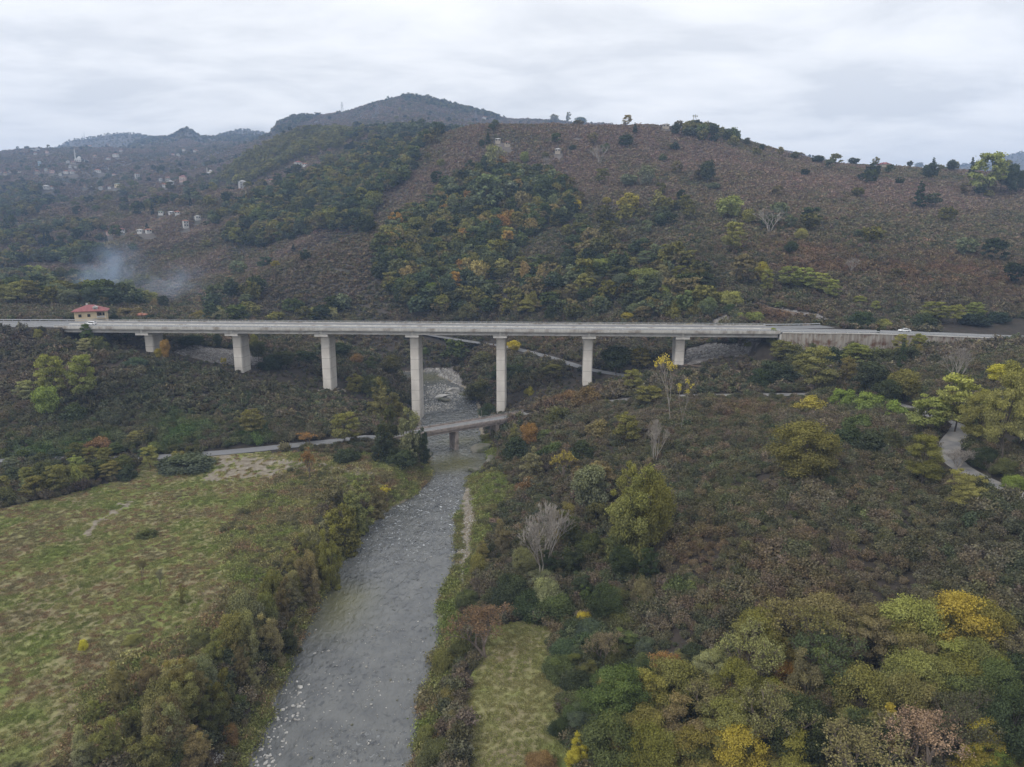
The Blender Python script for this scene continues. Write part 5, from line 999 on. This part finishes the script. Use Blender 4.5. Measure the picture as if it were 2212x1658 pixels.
# ------------------------------------------------------------------ houses
WM = {'white': noisy('white_render', (.50, .49, .47), (.42, .41, .39), .4), 'cream': noisy('cream_render', (.66, .54, .36), (.58, .47, .31), .4), 'tan': noisy('tan_render', (.36, .31, .25), (.29, .25, .20), .4), 'blue': mat('pale_blue_render', (.34, .46, .55)), 'grey': mat('grey_render', (.34, .38, .44)), 'pink': mat('pink_render', (.48, .34, .30))}
RM = {'red': noisy('red_roof', (.29, .115, .115), (.23, .095, .095), .5, stretch=(3, .3, 1)), 'brown': mat('brown_tiles', (.24, .13, .10)), 'pale': mat('pale_roof', (.44, .43, .42)), 'green': mat('green_roof', (.22, .27, .22)), 'rust': mat('rusty_roof', (.33, .15, .10))}
GL = mat('window_glass', (.03, .035, .04), .2, .5); WOOD = mat('dark_wood', (.14, .09, .06))
def house(P, w, hgt, wall, roof, label, rz=None, d=None, rich=False, group='houses scattered on the hillsides'):
    X, Y, Z = P; rz = math.atan2(X, Y)*-1+random.uniform(-.5, .5) if rz is None else rz; d = d or w*.75
    r = empty('house', (X, Y, Z+.4+min(Y, 2000)*.0006), rz, label=label, cat='house', group=group); b = MB(); b.box((0, 0, hgt/2-1), (w, d, hgt+2)); ws = b.build('wall', WM[wall], r)
    e = .6; rh = w*.17; q = MB(); q.add([(-w/2-e, -d/2-e, hgt), (w/2+e, -d/2-e, hgt), (w/2+e, d/2+e, hgt), (-w/2-e, d/2+e, hgt), (-w/2-e, -d/2-e, hgt+.25), (w/2+e, -d/2-e, hgt+.25), (w/2+e, d/2+e, hgt+.25), (-w/2-e, d/2+e, hgt+.25), (-w/2+d/2, 0, hgt+.25+rh), (w/2-d/2, 0, hgt+.25+rh)],
        [(0, 3, 2, 1), (0, 1, 5, 4), (1, 2, 6, 5), (2, 3, 7, 6), (3, 0, 4, 7), (4, 5, 9, 8), (5, 6, 9), (6, 7, 8, 9), (7, 4, 8)]); ro = q.build('roof', RM[roof], r)
    st = max(1, int(round(hgt/3))); nw = max(2, int(w/3.4))
    for s in range(st):
        for k in range(nw):
            x = -w/2+(k+.5)*w/nw; z = s*3+1.6; g = MB(); g.box((x, -d/2-.02, z), (1.1, .1, 1.3)); f = g.build('window', GL, r)
        if s and hgt > 5: g = MB(); g.box((0, -d/2-.7, s*3), (w*.7, 1.4, .18)); g.box((0, -d/2-1.35, s*3+.5), (w*.7, .08, .9)); g.build('balcony', WM['white'], r)
    g = MB(); g.box((w*.18, .3, hgt+rh*.8), (.7, .7, 1.5)); g.build('chimney', WM['tan'], ro)
    HOUSES.append((X, Y, max(w, d)*.75)); return r
def H_(fr, x, yb, wz_, wall, roof, label, hg=None, wscale=1.0, **k):
    vx, vy = fv(fr, x, yb); P = cast(vx, vy); w = wz_*FR[fr][2]/1.8336/F*P[1]*wscale*.78; w = min(max(w, 5), 26); hg = hg or max(2.4, min(w*.40, 5.6)); return house(P, w, hg, wall, roof, label, **k)
def villages():
    HL = [('A',440,182,60,'white','pale','white flat house, largest of the three left below the far ridge'),('A',415,219,40,'white','rust','small white house just below the large white one'),('A',387,170,18,'white','pale','tiny white hut left of the large white house'),('A',553,200,42,'pink','brown','pinkish house right of the large white house'),
     ('A',1022,306,38,'white','pale','low white building right of the mosque'),('A',800,316,40,'white','pale','low white house left below the minaret'),('A',860,330,55,'tan','brown','tan house directly below the minaret foot'),('A',465,346,38,'blue','pale','tall pale blue house on the far slope',7.5),('A',1050,142,60,'white','rust','pale house high under the far ridge'),('A',1268,117,42,'tan','rust','tan house at the ridge top right of the mosque'),
     ('A',1423,187,40,'white','rust','small white house alone on the upper far slope'),('A',1360,247,72,'white','brown','wide white house right of the mosque on the far slope'),('A',1272,277,42,'white','red','small red-roofed house below the wide white one'),('A',1116,257,46,'tan','rust','tan shed between the mosque and the wide white house'),('A',822,371,30,'white','pale','leftmost of two pale huts below the mosque'),('A',885,380,34,'white','pale','rightmost of two pale huts below the mosque'),
     ('A',541,407,42,'white','green','pale house with greenish roof in the far village'),('A',614,432,55,'pink','brown','pinkish house with pale annex in the far village'),('A',65,455,44,'tan','rust','lower house at the far left edge of the village'),('A',125,430,46,'tan','rust','upper house at the far left edge of the village'),('A',5,432,30,'tan','rust','house cut by the left edge of the photo'),('A',225,436,42,'white','brown','pale house right of the left edge pair'),('A',437,440,60,'tan','rust','low orange-roofed house in the far village'),
     ('A',780,440,60,'white','rust','left of twin wide houses in the middle of the far village'),('A',855,442,60,'white','rust','right of twin wide houses in the middle of the far village'),('A',708,462,26,'white','pale','small white hut below the twin wide houses'),('A',1150,432,76,'white','rust','large pale house right of the twin wide houses'),('A',1298,395,50,'white','rust','small pale house above and right of the large pale one'),('A',1336,478,58,'white','rust','pale house with rusty roof lower right in the far village'),
     ('A',1613,502,58,'white','brown','tall three-storey white house right in the far village',8.5),('A',1425,500,40,'tan','brown','faint tan house left of the three-storey one'),('A',1885,527,20,'white','pale','tiny white hut near the tan block'),('A',1970,540,60,'tan','rust','tan unfinished block at the right of the far village',7),('A',2000,566,76,'white','pale','wide pale flat building in front of the tan block'),('A',1933,597,65,'white','rust','white house lower left of the tan block'),
     ('A',545,622,80,'white','pale','long white-roofed shed on the near side of the far village'),('A',603,617,40,'white','rust','small house at the right end of the long shed'),('A',1100,618,75,'white','red','red-roofed white house in the lower row of the village'),('A',995,602,32,'tan','brown','small tan house left of the red-roofed one'),('A',1285,615,42,'white','brown','pale house in the lower row beside the green roof'),('A',1390,602,82,'cream','green','large cream house with green roof in the lower village row'),('A',1180,627,50,'white','pale','low pale house right of the red-roofed one'),
     ('A',1420,1130,84,'white','red','bright red-roofed house in the orchards of the middle slope'),('A',1280,1156,55,'pink','brown','pink house left of the bright red roof'),('A',1645,1142,40,'white','pale','white house left of the lone dark cypress'),('A',1742,1137,50,'white','rust','white house right under the dark cypress'),('A',1890,922,46,'white','green','small pale house left of the low white row'),('A',2010,926,66,'white','pale','long low white house, left in the white row'),('B',228,690,42,'white','rust','house at right end of the low white row'),
     ('B',285,130,30,'white','rust','small pale house high on the far middle slope'),('B',390,147,45,'white','rust','low pale house high on the far middle slope'),('B',190,171,26,'pink','rust','pink hut, left of two on the upper slope'),('B',235,173,26,'white','pale','white hut, right of two on the upper slope'),('B',280,402,64,'pink','red','tall red-roofed pink house at the edge of the far village',7.5),('B',1288,283,74,'white','red','white house with red roof on the middle ridge',7),('B',1348,267,44,'white','rust','low white annex beside the middle ridge house'),
     ('B',1895,167,108,'grey','red','grey-walled house with broad red roof on the spur',6.4),('B',800,467,74,'white','pale','white three-storey house in the valley below the golden ridge',9),('B',730,397,36,'white','red','small red-roofed house above the three-storey one'),('B',760,622,30,'white','pale','small white house left of the wooded spur'),('B',1050,407,42,'tan','rust','tan house with rusty roof right of the three-storey house'),('B',990,418,60,'pink','brown','dark reddish long shed right of the three-storey house'),
     ('B',415,602,26,'tan','brown','small brown hut beside the pale tree'),('B',302,802,42,'white','rust','narrow pale house alone on the middle slope',6),('B',405,732,32,'white','pale','tiny white shed on the middle slope'),('B',505,347,50,'tan','pale','low tan building beside the small minaret'),('C',1120,442,40,'tan','brown','old tan farmhouse near the top of the main hill'),('C',1062,421,10,'tan','pale','tiny white hut left of the old farmhouse'),('C',1436,486,24,'tan','pale','small white shed between hilltop trees'),
     ('C',2112,332,50,'tan','pale','pale house on the crest among trees'),('C',977,275,28,'white','rust','tiny red-roofed house at the ridge saddle'),('C',293,346,22,'white','rust','tiny house on the ridge left of the conifers'),('C',812,204,16,'tan','pale','tiny hut near the top of the far peak'),('D',1076,466,60,'tan','red','low red-roofed house on the right skyline, left one', 1.0),('D',1335,487,92,'tan','red','broad red-roofed house with black tank on the right skyline', 1.2),('L',1365,1438,50,'pink','rust','small reddish hut on the slope behind the left piers')]
    for a in HL: H_(*a[:7], hg=a[7] if len(a) > 7 else None)
    # red-roofed shed and the cream house behind the left end of the viaduct
    P = castf('L', 915, 1582, 310); house(P, 4.6, 1.5, 'tan', 'rust', 'small shed with rusty red roof behind the viaduct', rz=.2)
    # big cream house
    t, s = ray(199, 693); Y = 326.; X = t*Y; Z = ZC+s*Y; HOUSES.append((X, Y, 11)); r = empty('house', (X, Y, Z), .42, label='cream two-storey house with red hipped roof and corner porch', cat='house', group='houses scattered on the hillsides')
    b = MB(); b.prism([(-6.2, -4.6), (2.2, -4.6), (2.2, -1), (6.2, -1), (6.2, 4.6), (-6.2, 4.6)], -2, 4.6); b.build('wall', WM['cream'], r)
    q = MB(); z = 4.6; q.add([(-7.2, -5.8, z), (7.2, -5.8, z), (7.2, 5.6, z), (-7.2, 5.6, z), (-7.2, -5.8, z+.25), (7.2, -5.8, z+.25), (7.2, 5.6, z+.25), (-7.2, 5.6, z+.25), (-1.3, 0, z+2.7), (1.3, 0, z+2.7)], [(0, 3, 2, 1), (0, 1, 5, 4), (1, 2, 6, 5), (2, 3, 7, 6), (3, 0, 4, 7), (4, 5, 9, 8), (5, 6, 9), (6, 7, 8, 9), (7, 4, 8)]); ro = q.build('roof', RM['red'], r)
    g = MB(); g.box((-1.5, 1, z+2.6), (.7, .7, 1.6)); g.build('chimney', WM['white'], ro); g = MB(); g.box((2.2, -3.6, z+1.2), (1.8, 1.4, 1.1)); g.add([(1, -4.5, z+1.75), (3.4, -4.5, z+1.75), (2.2, -4.5, z+2.4), (1, -2, z+1.75), (3.4, -2, z+1.75), (2.2, -2, z+2.4)], [(0, 1, 2), (3, 5, 4), (0, 2, 5, 3), (1, 4, 5, 2), (0, 3, 4, 1)]); dm = g.build('dormer', WM['white'], ro)
    for x in (1.85, 2.55): g = MB(); g.box((x, -4.32, z+1.2), (.4, .1, .6)); g.build('pane', GL, dm)
    for x, y in ((2.4, -4.6), (6.0, -4.6), (6.0, -1.3)): g = MB(); g.box((x, y, 1.3), (.4, .4, 6.6)); g.build('column', WM['cream'], r)
    g = MB(); g.box((4.2, -2.9, 1.4), (4.4, 4.0, .3)); g.build('balcony', WM['cream'], r); g = MB(); g.box((4.2, -4.75, 2.1), (3.4, .08, .8)); g.box((6.15, -2.9, 2.1), (.08, 3.2, .8)); g.build('railing', WM['white'], r)
    for x, y, zz, a in ((-4, -4.63, 2.8, 0), (-.5, -4.63, 2.8, 0), (3.6, -1.03, 3, 0), (5.2, -1.03, 3, 0)): g = MB(); g.box((x, y, zz), (1.2, .1, 1.3)); g.build('window', GL, r)
    g = MB(); g.box((2.9, -1.04, 2.7), (.9, .1, 2.1)); g.build('door', WOOD, r)
    g = MB()
    for k in range(8): g.box((1.6-k*.42, -5.2, 1.35-k*.36), (.45, 1.1, .2))
    g.build('stair', WM['white'], r)
    # mosque with one minaret
    P = castf('A', 935, 307); s = 75*FR['A'][2]/1.8336/F*P[1]; r = empty('mosque', P, 0, label='white domed mosque with a slim tall minaret on the far hillside', cat='mosque'); w = s; b = MB(); b.box((0, 0, w*.17), (w, w, w*.34+3)); b.build('wall', WM['white'], r)
    b = MB(); b.box((0, 0, w*.45), (w*.66, w*.66, w*.22)); b.build('upper_wall', WM['white'], r)
    def dome(rad, z, nm, par, m, x=0, y=0):
        v = []; f = []
        for i in range(7):
            for j in range(14): a = i/6*math.pi/2; v.append((x+rad*math.cos(a)*math.cos(j/14*6.2832), y+rad*math.cos(a)*math.sin(j/14*6.2832), z+rad*math.sin(a)))
        for i in range(6):
            for j in range(14): f.append((i*14+j, i*14+(j+1) % 14, (i+1)*14+(j+1) % 14, (i+1)*14+j))
        MB().add(v, f).build(nm, m, par, True)
    dome(w*.29, w*.56, 'dome', r, WM['white']); 
    for x in (-.36, .36): dome(w*.12, w*.36, 'small_dome', r, WM['white'], x*w, -w*.36)
    for k in range(3): g = MB(); g.box(((k-1)*w*.28, -w*.5-.05, w*.2), (w*.1, .2, w*.16)); g.build('window', GL, r)
    def minaret(x, y, h, rad, par):
        b = MB(); b.tube((x, y, -2), (x, y, h*.62), rad, rad*.85, 10); b.tube((x, y, h*.62), (x, y, h*.66), rad*1.7, rad*1.7, 10); b.tube((x, y, h*.66), (x, y, h*.85), rad*.75, rad*.7, 10); m_ = b.build('minaret', WM['white'], par); c = MB(); c.tube((x, y, h*.85), (x, y, h), rad*.9, .05, 10); c.build('spire', RM['pale'], m_)
    sc = P[1]/F*FR['A'][2]/1.8336; minaret(-45*sc, 0, 145*sc, 1.5, r)
    P = castf('B', 490, 335); sc = P[1]/F*FR['B'][2]/1.8336; r = empty('mosque', P, 0, label='small low mosque with thin white minaret above the valley', cat='mosque'); b = MB(); b.box((6, 2, 2), (10, 9, 6)); b.build('wall', WM['tan'], r); dome(3.2, 5, 'dome', r, RM['pale'], 6, 2); minaret(0, 0, 58*sc, 1.1, r)
def pylons():
    m = mat('pylon_steel', (.22, .24, .28), .6)
    for fr, x, yb, yt, lb in (('C', 87, 206, 145, 'lattice power pylon on the skyline left of the peak'), ('C', 305, 252, 178, 'lattice power pylon on the slope below the far peak'), ('C', 925, 272, 225, 'lattice power pylon right of the far peak'), ('L', 545, 382, 342, 'thin radio mast on the hazy far ridge'), ('L', 532, 382, 352, 'shorter thin radio mast on the hazy far ridge')):
        vx, vb = fv(fr, x, yb); P = cast(vx, vb); h = (vb-fv(fr, x, yt)[1])/F*P[1]; mast = fr == 'L'; r = empty('radio_mast' if mast else 'power_pylon', P, 0, label=lb, cat='mast' if mast else 'pylon'); b = MB(); bw = h*(.14 if not mast else .03); th = .18 if not mast else .35
        for sx in (-1, 1):
            for sy in (-1, 1): b.tube((sx*bw, sy*bw, -3), (sx*bw*.12, sy*bw*.12, h), th*1.6, th, 4)
        for k in range(8):
            z0, z1 = h*k/8, h*(k+1)/8; w0, w1 = bw*(1-.88*k/8), bw*(1-.88*(k+1)/8)
            for a, c in (((-w0, -w0, z0), (w1, -w1, z1)), ((w0, w0, z0), (-w1, w1, z1)), ((w0, -w0, z0), (w1, w1, z1)), ((-w0, w0, z0), (-w1, -w1, z1))): b.tube(a, c, th*.7, th*.7, 3)
        b.build('tower', m, r)
        if not mast:
            g = MB()
            for z, w in ((.68, .17), (.8, .13), (.92, .10)): g.tube((-h*w, 0, h*z), (h*w, 0, h*z), th, th, 4); g.tube((-h*w, 0, h*z), (0, 0, h*(z+.05)), th*.7, th*.7, 3); g.tube((h*w, 0, h*z), (0, 0, h*(z+.05)), th*.7, th*.7, 3)
            g.build('crossarm', m, r)
# ------------------------------------------------------------------ cars
def car(P, rz, label, hatch):
    r = empty('car', P, rz, label=label, cat='car', group='cars on the main road'); paint = mat('white_paint', (.75, .75, .74), .25, .5)
    prof = [(-2.2, .35), (-2.25, .75), (-2.0, .92), (-1.75, .98), (-1.2, 1.42), (.35, 1.46), (1.15, 1.0), (2.0, .86), (2.2, .6), (2.2, .35)] if not hatch else [(-2.05, .35), (-2.1, .9), (-1.9, 1.05), (-1.6, 1.48), (.4, 1.55), (1.15, 1.05), (1.95, .9), (2.15, .6), (2.15, .35)]
    def side(prof, w, tp):
        n = len(prof); v = [(x, -w*(1 if z < 1.0 else tp), z) for x, z in prof]+[(x, w*(1 if z < 1.0 else tp), z) for x, z in prof]; return MB().add(v, [tuple(range(n)), tuple(range(2*n-1, n-1, -1))]+[(i, n+i, n+(i+1) % n, (i+1) % n) for i in range(n)])
    body = side(prof, .86, .80).build('body', paint, r); body.modifiers.new('bevel', 'BEVEL').width = .06
    for s in (-1, 1):
        g = MB(); y0, y1 = s*.868, s*.72; x0, x1 = (-1.5, .95) if not hatch else (-1.75, .95)
        g.add([(x0, y0, 1.02), (x1, y0, 1.02), (x1-.62, y1, 1.40), (x0+.38, y1, 1.40)], [(0, 1, 2, 3)]); g.V = [(a, b+s*.02, c) for a, b, c in g.V]; g.build('side_window', GL, r)
    for a, nm in ((((1.17, 1.02), (.42, 1.43)), 'windscreen'), (((-1.72, 1.03), (-1.24, 1.39)) if not hatch else ((-1.93, 1.1), (-1.63, 1.45)), 'rear_window')):
        s = 1 if nm == 'windscreen' else -1; (xa, za), (xb, zb) = a; MB().add([(xa+s*.04, -.68, za+.02), (xa+s*.04, .68, za+.02), (xb+s*.04, .58, zb+.02), (xb+s*.04, -.58, zb+.02)], [(0, 1, 2, 3)]).build(nm, GL, r)
    ty = mat('tyre', (.02, .02, .02)); ri = mat('rim', (.4, .4, .42), .4)
    for x in (-1.35, 1.35):
        for y in (-.8, .8):
            g = MB(); g.tube((x, y-.12, .33), (x, y+.12, .33), .33, .33, 14); g.V = g.V; w = g.build('wheel', ty, r); q = MB(); s = 1 if y > 0 else -1; q.tube((x, y+s*.1, .33), (x, y+s*.14, .33), .2, .19, 10); q.build('rim', ri, w)
    for y in (-.6, .6):
        g = MB(); g.box((2.19 if not hatch else 2.14, y, .68), (.06, .36, .16)); g.build('headlight', mat('lamp_glass', (.6, .6, .6), .2), r); g = MB(); g.box((-2.24 if not hatch else -2.09, y, .8), (.06, .3, .16)); g.build('tail_light', mat('red_lens', (.4, .02, .02), .3), r)
def cars():
    t, s = ray(197, 702.5); Y = (DZ-ZC+.0)/s; car((t*Y, Y, DZ+.02), math.pi-.055, 'white hatchback driving near the left end of the viaduct', True)
    R = resample(right_road, 2, 3); X0 = 0
    px, py = proj(R[:, 0], R[:, 1], R[:, 2]); k = int(np.argmin(abs(px-1964))); p = R[k]; a = math.atan2(R[k+1, 1]-R[k-1, 1], R[k+1, 0]-R[k-1, 0]); car((p[0]-math.sin(a)*2.5, p[1]+math.cos(a)*2.5, p[2]+.03), a+math.pi, 'white sedan on the road above the retaining wall', False)
# ------------------------------------------------------------------ rocks
def rock_mesh(seed, flat=.6, sub=2):
    import bmesh
    bm = bmesh.new(); bmesh.ops.create_icosphere(bm, subdivisions=sub, radius=.5); r = np.random.default_rng(seed); o = r.uniform(0, 50, 3)
    from mathutils import noise
    for v in bm.verts:
        p = v.co.copy(); n = noise.noise(p*2.2+Vector(o))*.45+noise.noise(p*5+Vector(o))*.16; v.co = p*(1+n); v.co.z *= flat
    me = bpy.data.meshes.new('boulder'); bm.to_mesh(me); bm.free(); return me
def rocks():
    pale = noisy('pale_stone', (.36, .345, .32), (.22, .21, .195), 2.5); dark = noisy('mossy_stone', (.16, .15, .125), (.070, .075, .040), 1.2, lo=.4, hi=.6, bump=.1); wh = noisy('white_stone', (.50, .485, .46), (.34, .325, .30), 2)
    ms = {}
    for nm, m in (('p', pale), ('d', dark), ('w', wh)):
        ms[nm] = []
        for i in range(4): me = rock_mesh(10+i+(7 if nm == 'd' else 0), .62 if nm != 'd' else .75, 2 if nm != 'd' else 3); me.materials.append(m); ms[nm].append(me)
    def rock(vx, vy, wpx, k, label, group=None, hs=1.0, water=True, rz=None):
        P = cast_w(vx, vy) if water else cast(vx, vy); w = wpx/F*(P[1]*CT+75*ST); o = obj('boulder', random.choice(ms[k])); o.location = (P[0], P[1], P[2]+w*.04*hs); o.scale = (w, w*random.uniform(.65, .95), w*random.uniform(.7, 1.0)*hs); o.rotation_euler = (random.uniform(-.15, .15), random.uniform(-.15, .15), random.uniform(0, 6.28) if rz is None else rz); tag(o, label, 'boulder', group)
    for vx, vy, w, k, lb, hs in ((1040, 974, 42, 'd', 'large flat-topped mossy boulder below the small bridge', .9), (1062, 992, 26, 'd', 'brown mossy rock touching the flat-topped boulder', 1), (1064, 1003, 42, 'd', 'jagged reddish mossy rock on the right bank below the bridge', .8), (1024, 1018, 28, 'd', 'dark domed rock at the top of the grassy strip', .9), (928, 983, 22, 'd', 'dark flat rock at the left bank below the bridge', .6), (1092, 990, 22, 'd', 'dark rock behind the reddish one on the right bank', 1.2),
        (1118, 1003, 28, 'p', 'pale broken rock under dark bushes on the right bank', 1.4), (960, 866, 30, 'd', 'dark boulder in midstream under the viaduct', .7), (978, 845, 34, 'p', 'long pale boulder beside the white water', .7), (1002, 853, 20, 'd', 'dark boulder in the white water, left of two', .6), (1016, 857, 16, 'd', 'dark boulder in the white water, right of two', .6), (952, 857, 30, 'w', 'flat pale slab in the cobble bar upstream', .4), (1100, 958, 30, 'p', 'grey rock face stub on the right bank', 1.3), (1085, 965, 26, 'd', 'tilted grey rock right of the flat-topped boulder', 1.4)): rock(vx, vy, w, k, lb, None, hs)
    q = random.Random(4)
    def inside(x, y):
        P = cast_w(x, y); return float(river_d(np.array(P[0]), np.array(P[1])))
    def many(n, box, wr, k, label, group, dr=(-99, 1.5)):
        c = 0; t = 0
        while c < n and t < n*60:
            t += 1; x = q.uniform(box[0], box[2]); y = q.uniform(box[1], box[3]); d = inside(x, y)
            if dr[0] < d < dr[1]: rock(x, y, q.uniform(*wr)*(.7+.6*q.random()**2), q.choice(k), label, group, .8); c += 1
    many(110, (545, 1470, 650, 1658), (3.5, 9), 'wwp', 'whitish rounded stone among the shallows at the bottom left bank', 'white stones of the bottom left shallows', (-4.5, 1.2))
    many(45, (630, 1330, 930, 1650), (3, 6.5), 'pdd', 'grey stone breaking the surface in the lower river', 'scattered stones in the lower river', (-99, -.5))
    many(10, (640, 1340, 720, 1560), (7, 10), 'wp', 'larger pale boulder near the left bank of the lower river', 'larger pale boulders near the left bank', (-8, 0))
    many(30, (700, 1180, 985, 1330), (2.5, 5), 'ppd', 'small stone in the middle reach of the river', 'small stones in the middle reach', (-99, 0))
    many(42, (975, 1130, 1010, 1290), (2.5, 5), 'wwp', 'small white stone along the right edge of the river', 'white stones along the right edge', (-1.5, 1.5))
    many(60, (916, 825, 985, 890), (4, 9), 'wpp', 'pale cobble of the bar under the viaduct', 'pale cobbles of the bar under the viaduct', (-14, 2))
    many(14, (990, 905, 1040, 960), (4, 8), 'wpd', 'stone at the water edge under the small bridge', 'stones under the small bridge', (-2, 2))
    # gravel: beds of stones no one could count
    def gravel(poly_px, n, wr, water, label, ymin=60):
        xs = [p[0] for p in poly_px]; ys = [p[1] for p in poly_px]; V = []
        while len(V) < n:
            x = q.uniform(min(xs), max(xs)); y = q.uniform(min(ys), max(ys))
            if poly_mask(np.array([x]), np.array([y]), poly_px)[0]: V.append(cast(x, y, ymin) if not water else cast_w(x, y))
        V = np.array(V); s = rng.uniform(*wr, n); g = rng.uniform(.6, 1.2, (n, 1)); t = np.concatenate([np.array([[.36, .345, .32]])*g, np.ones((n, 1))], 1); sc = np.stack([s, s*.8, s*.6], 1)
        return V, sc, t
    gm = bpy.data.materials.new('gravel_stone'); gm.use_nodes = True; a = gm.node_tree.nodes.new('ShaderNodeAttribute'); a.attribute_type = 'INSTANCER'; a.attribute_name = 'tint'; gm.node_tree.links.new(a.outputs['Color'], gm.node_tree.nodes['Principled BSDF'].inputs['Base Color']); gm.node_tree.nodes['Principled BSDF'].inputs['Roughness'].default_value = .8
    pr = []
    for i in range(4): me = rock_mesh(60+i, .6, 1); me.materials.append(gm); pr.append(me)
    parts = [gravel([(1000, 1065), (1022, 1045), (1030, 1110), (1022, 1180), (1005, 1260), (995, 1290), (992, 1200)], 900, (.15, .55), False, ''), gravel([(560, 1580), (620, 1480), (640, 1500), (600, 1600), (550, 1658), (440, 1658), (470, 1620)], 700, (.12, .5), False, ''), gravel([(915, 842), (950, 828), (990, 842), (1000, 860), (970, 885), (915, 890)], 1100, (.25, 1.0), True, ''),
             gravel([(600, 1400), (640, 1380), (640, 1450), (590, 1520), (580, 1500)], 250, (.12, .4), False, ''), gravel([(540, 1640), (690, 1390), (840, 1340), (930, 1340), (890, 1658)], 260, (.12, .45), True, ''), gravel([(790, 1130), (850, 1090), (870, 1080), (900, 1060), (860, 1085), (800, 1145)], 150, (.2, .6), False, ''), gravel([(1040, 1060), (1080, 1050), (1085, 1075), (1050, 1080)], 150, (.2, .5), False, ''),
             gravel([(380, 762), (420, 750), (560, 765), (560, 780), (450, 780)], 350, (.3, 1.1), False, '', 285), gravel([(1480, 765), (1530, 748), (1640, 740), (1640, 762), (1560, 776), (1480, 785)], 400, (.4, 1.6), False, '', 285), gravel([(910, 800), (960, 797), (1000, 818), (990, 832), (950, 812)], 200, (.5, 2.2), False, '', 300), gravel([(0, 715), (110, 720), (120, 745), (0, 755)], 110, (.3, .8), False, '', 270), gravel([(1500, 850), (1560, 820), (1600, 825), (1590, 840)], 120, (.3, .9), False, '')]
    V = np.concatenate([p[0] for p in parts]); S_ = np.concatenate([p[1] for p in parts]); t = np.concatenate([p[2] for p in parts]); n = len(V); scatter('gravel', V, S_, rng.uniform(0, 6.28, (n, 3)), rng.integers(0, 4, n), t, pr, 'pale gravel and rubble along the water and under the viaduct', 'gravel')
# ------------------------------------------------------------------ smoke and haze
def volume_mat(name, col, dens, noise_sc=None, ball=True, em=0):
    m = bpy.data.materials.new(name); m.use_nodes = True; nt = m.node_tree; nt.nodes.clear(); N = nt.nodes.new; L = nt.links.new; o = N('ShaderNodeOutputMaterial'); v = N('ShaderNodeVolumePrincipled'); v.inputs['Color'].default_value = (*col, 1); v.inputs['Density'].default_value = dens; L(v.outputs[0], o.inputs['Volume'])
    if noise_sc:
        tc = N('ShaderNodeTexCoord'); ln = N('ShaderNodeVectorMath'); ln.operation = 'LENGTH'; L(tc.outputs['Object'], ln.inputs[0]); r = N('ShaderNodeMapRange'); r.interpolation_type = 'SMOOTHSTEP'; r.inputs[1].default_value = 1.0; r.inputs[2].default_value = .05; L(ln.outputs['Value'], r.inputs[0])
        n = N('ShaderNodeTexNoise'); n.inputs['Scale'].default_value = noise_sc; n.inputs['Detail'].default_value = 4; n.inputs['Distortion'].default_value = .6; L(tc.outputs['Object'], n.inputs['Vector']); q = N('ShaderNodeMapRange'); q.inputs[1].default_value = .42; q.inputs[2].default_value = .64; L(n.outputs['Fac'], q.inputs[0])
        a = N('ShaderNodeMath'); a.operation = 'MULTIPLY'; L(r.outputs[0], a.inputs[0]); L(q.outputs[0], a.inputs[1]); b = N('ShaderNodeMath'); b.operation = 'MULTIPLY'; b.inputs[1].default_value = dens; L(a.outputs[0], b.inputs[0]); L(b.outputs[0], v.inputs['Density'])
    return m
def air():
    import bmesh
    for i, (vx, vy, Y, rx, rz_, dens, lb, tilt) in enumerate(((235, 585, 520, 115, 75, .075, 'larger blue-white smoke plume drifting over the left slope', -.35), (375, 610, 480, 110, 50, .038, 'fainter smoke plume drifting right of the larger one', -.1))):
        t, s = ray(vx, vy); bm = bmesh.new(); bmesh.ops.create_icosphere(bm, subdivisions=3, radius=1); me = bpy.data.meshes.new('smoke'); bm.to_mesh(me); bm.free(); me.materials.append(volume_mat('smoke', (.62, .76, .98), dens, 1.3))
        o = obj('smoke', me); o.location = (t*Y, Y, ZC+s*Y); o.scale = (rx/F*Y, 16, rz_/F*Y); o.rotation_euler = (0, tilt, 0); tag(o, lb, 'smoke', kind='stuff')
    b = MB(); b.box((0, 2650, 296), (13000, 5700, 610)); tag(b.build('haze', volume_mat('haze', HAZE_C, HAZE_D)), 'pale blue air between the viewer and the far hills', 'haze', kind='stuff')
HAZE_C, HAZE_D = (.45, .62, .93), 1.8e-4
print("objs");villages(); pylons(); cars(); rocks()
scrub(); forest(); grass()
air()
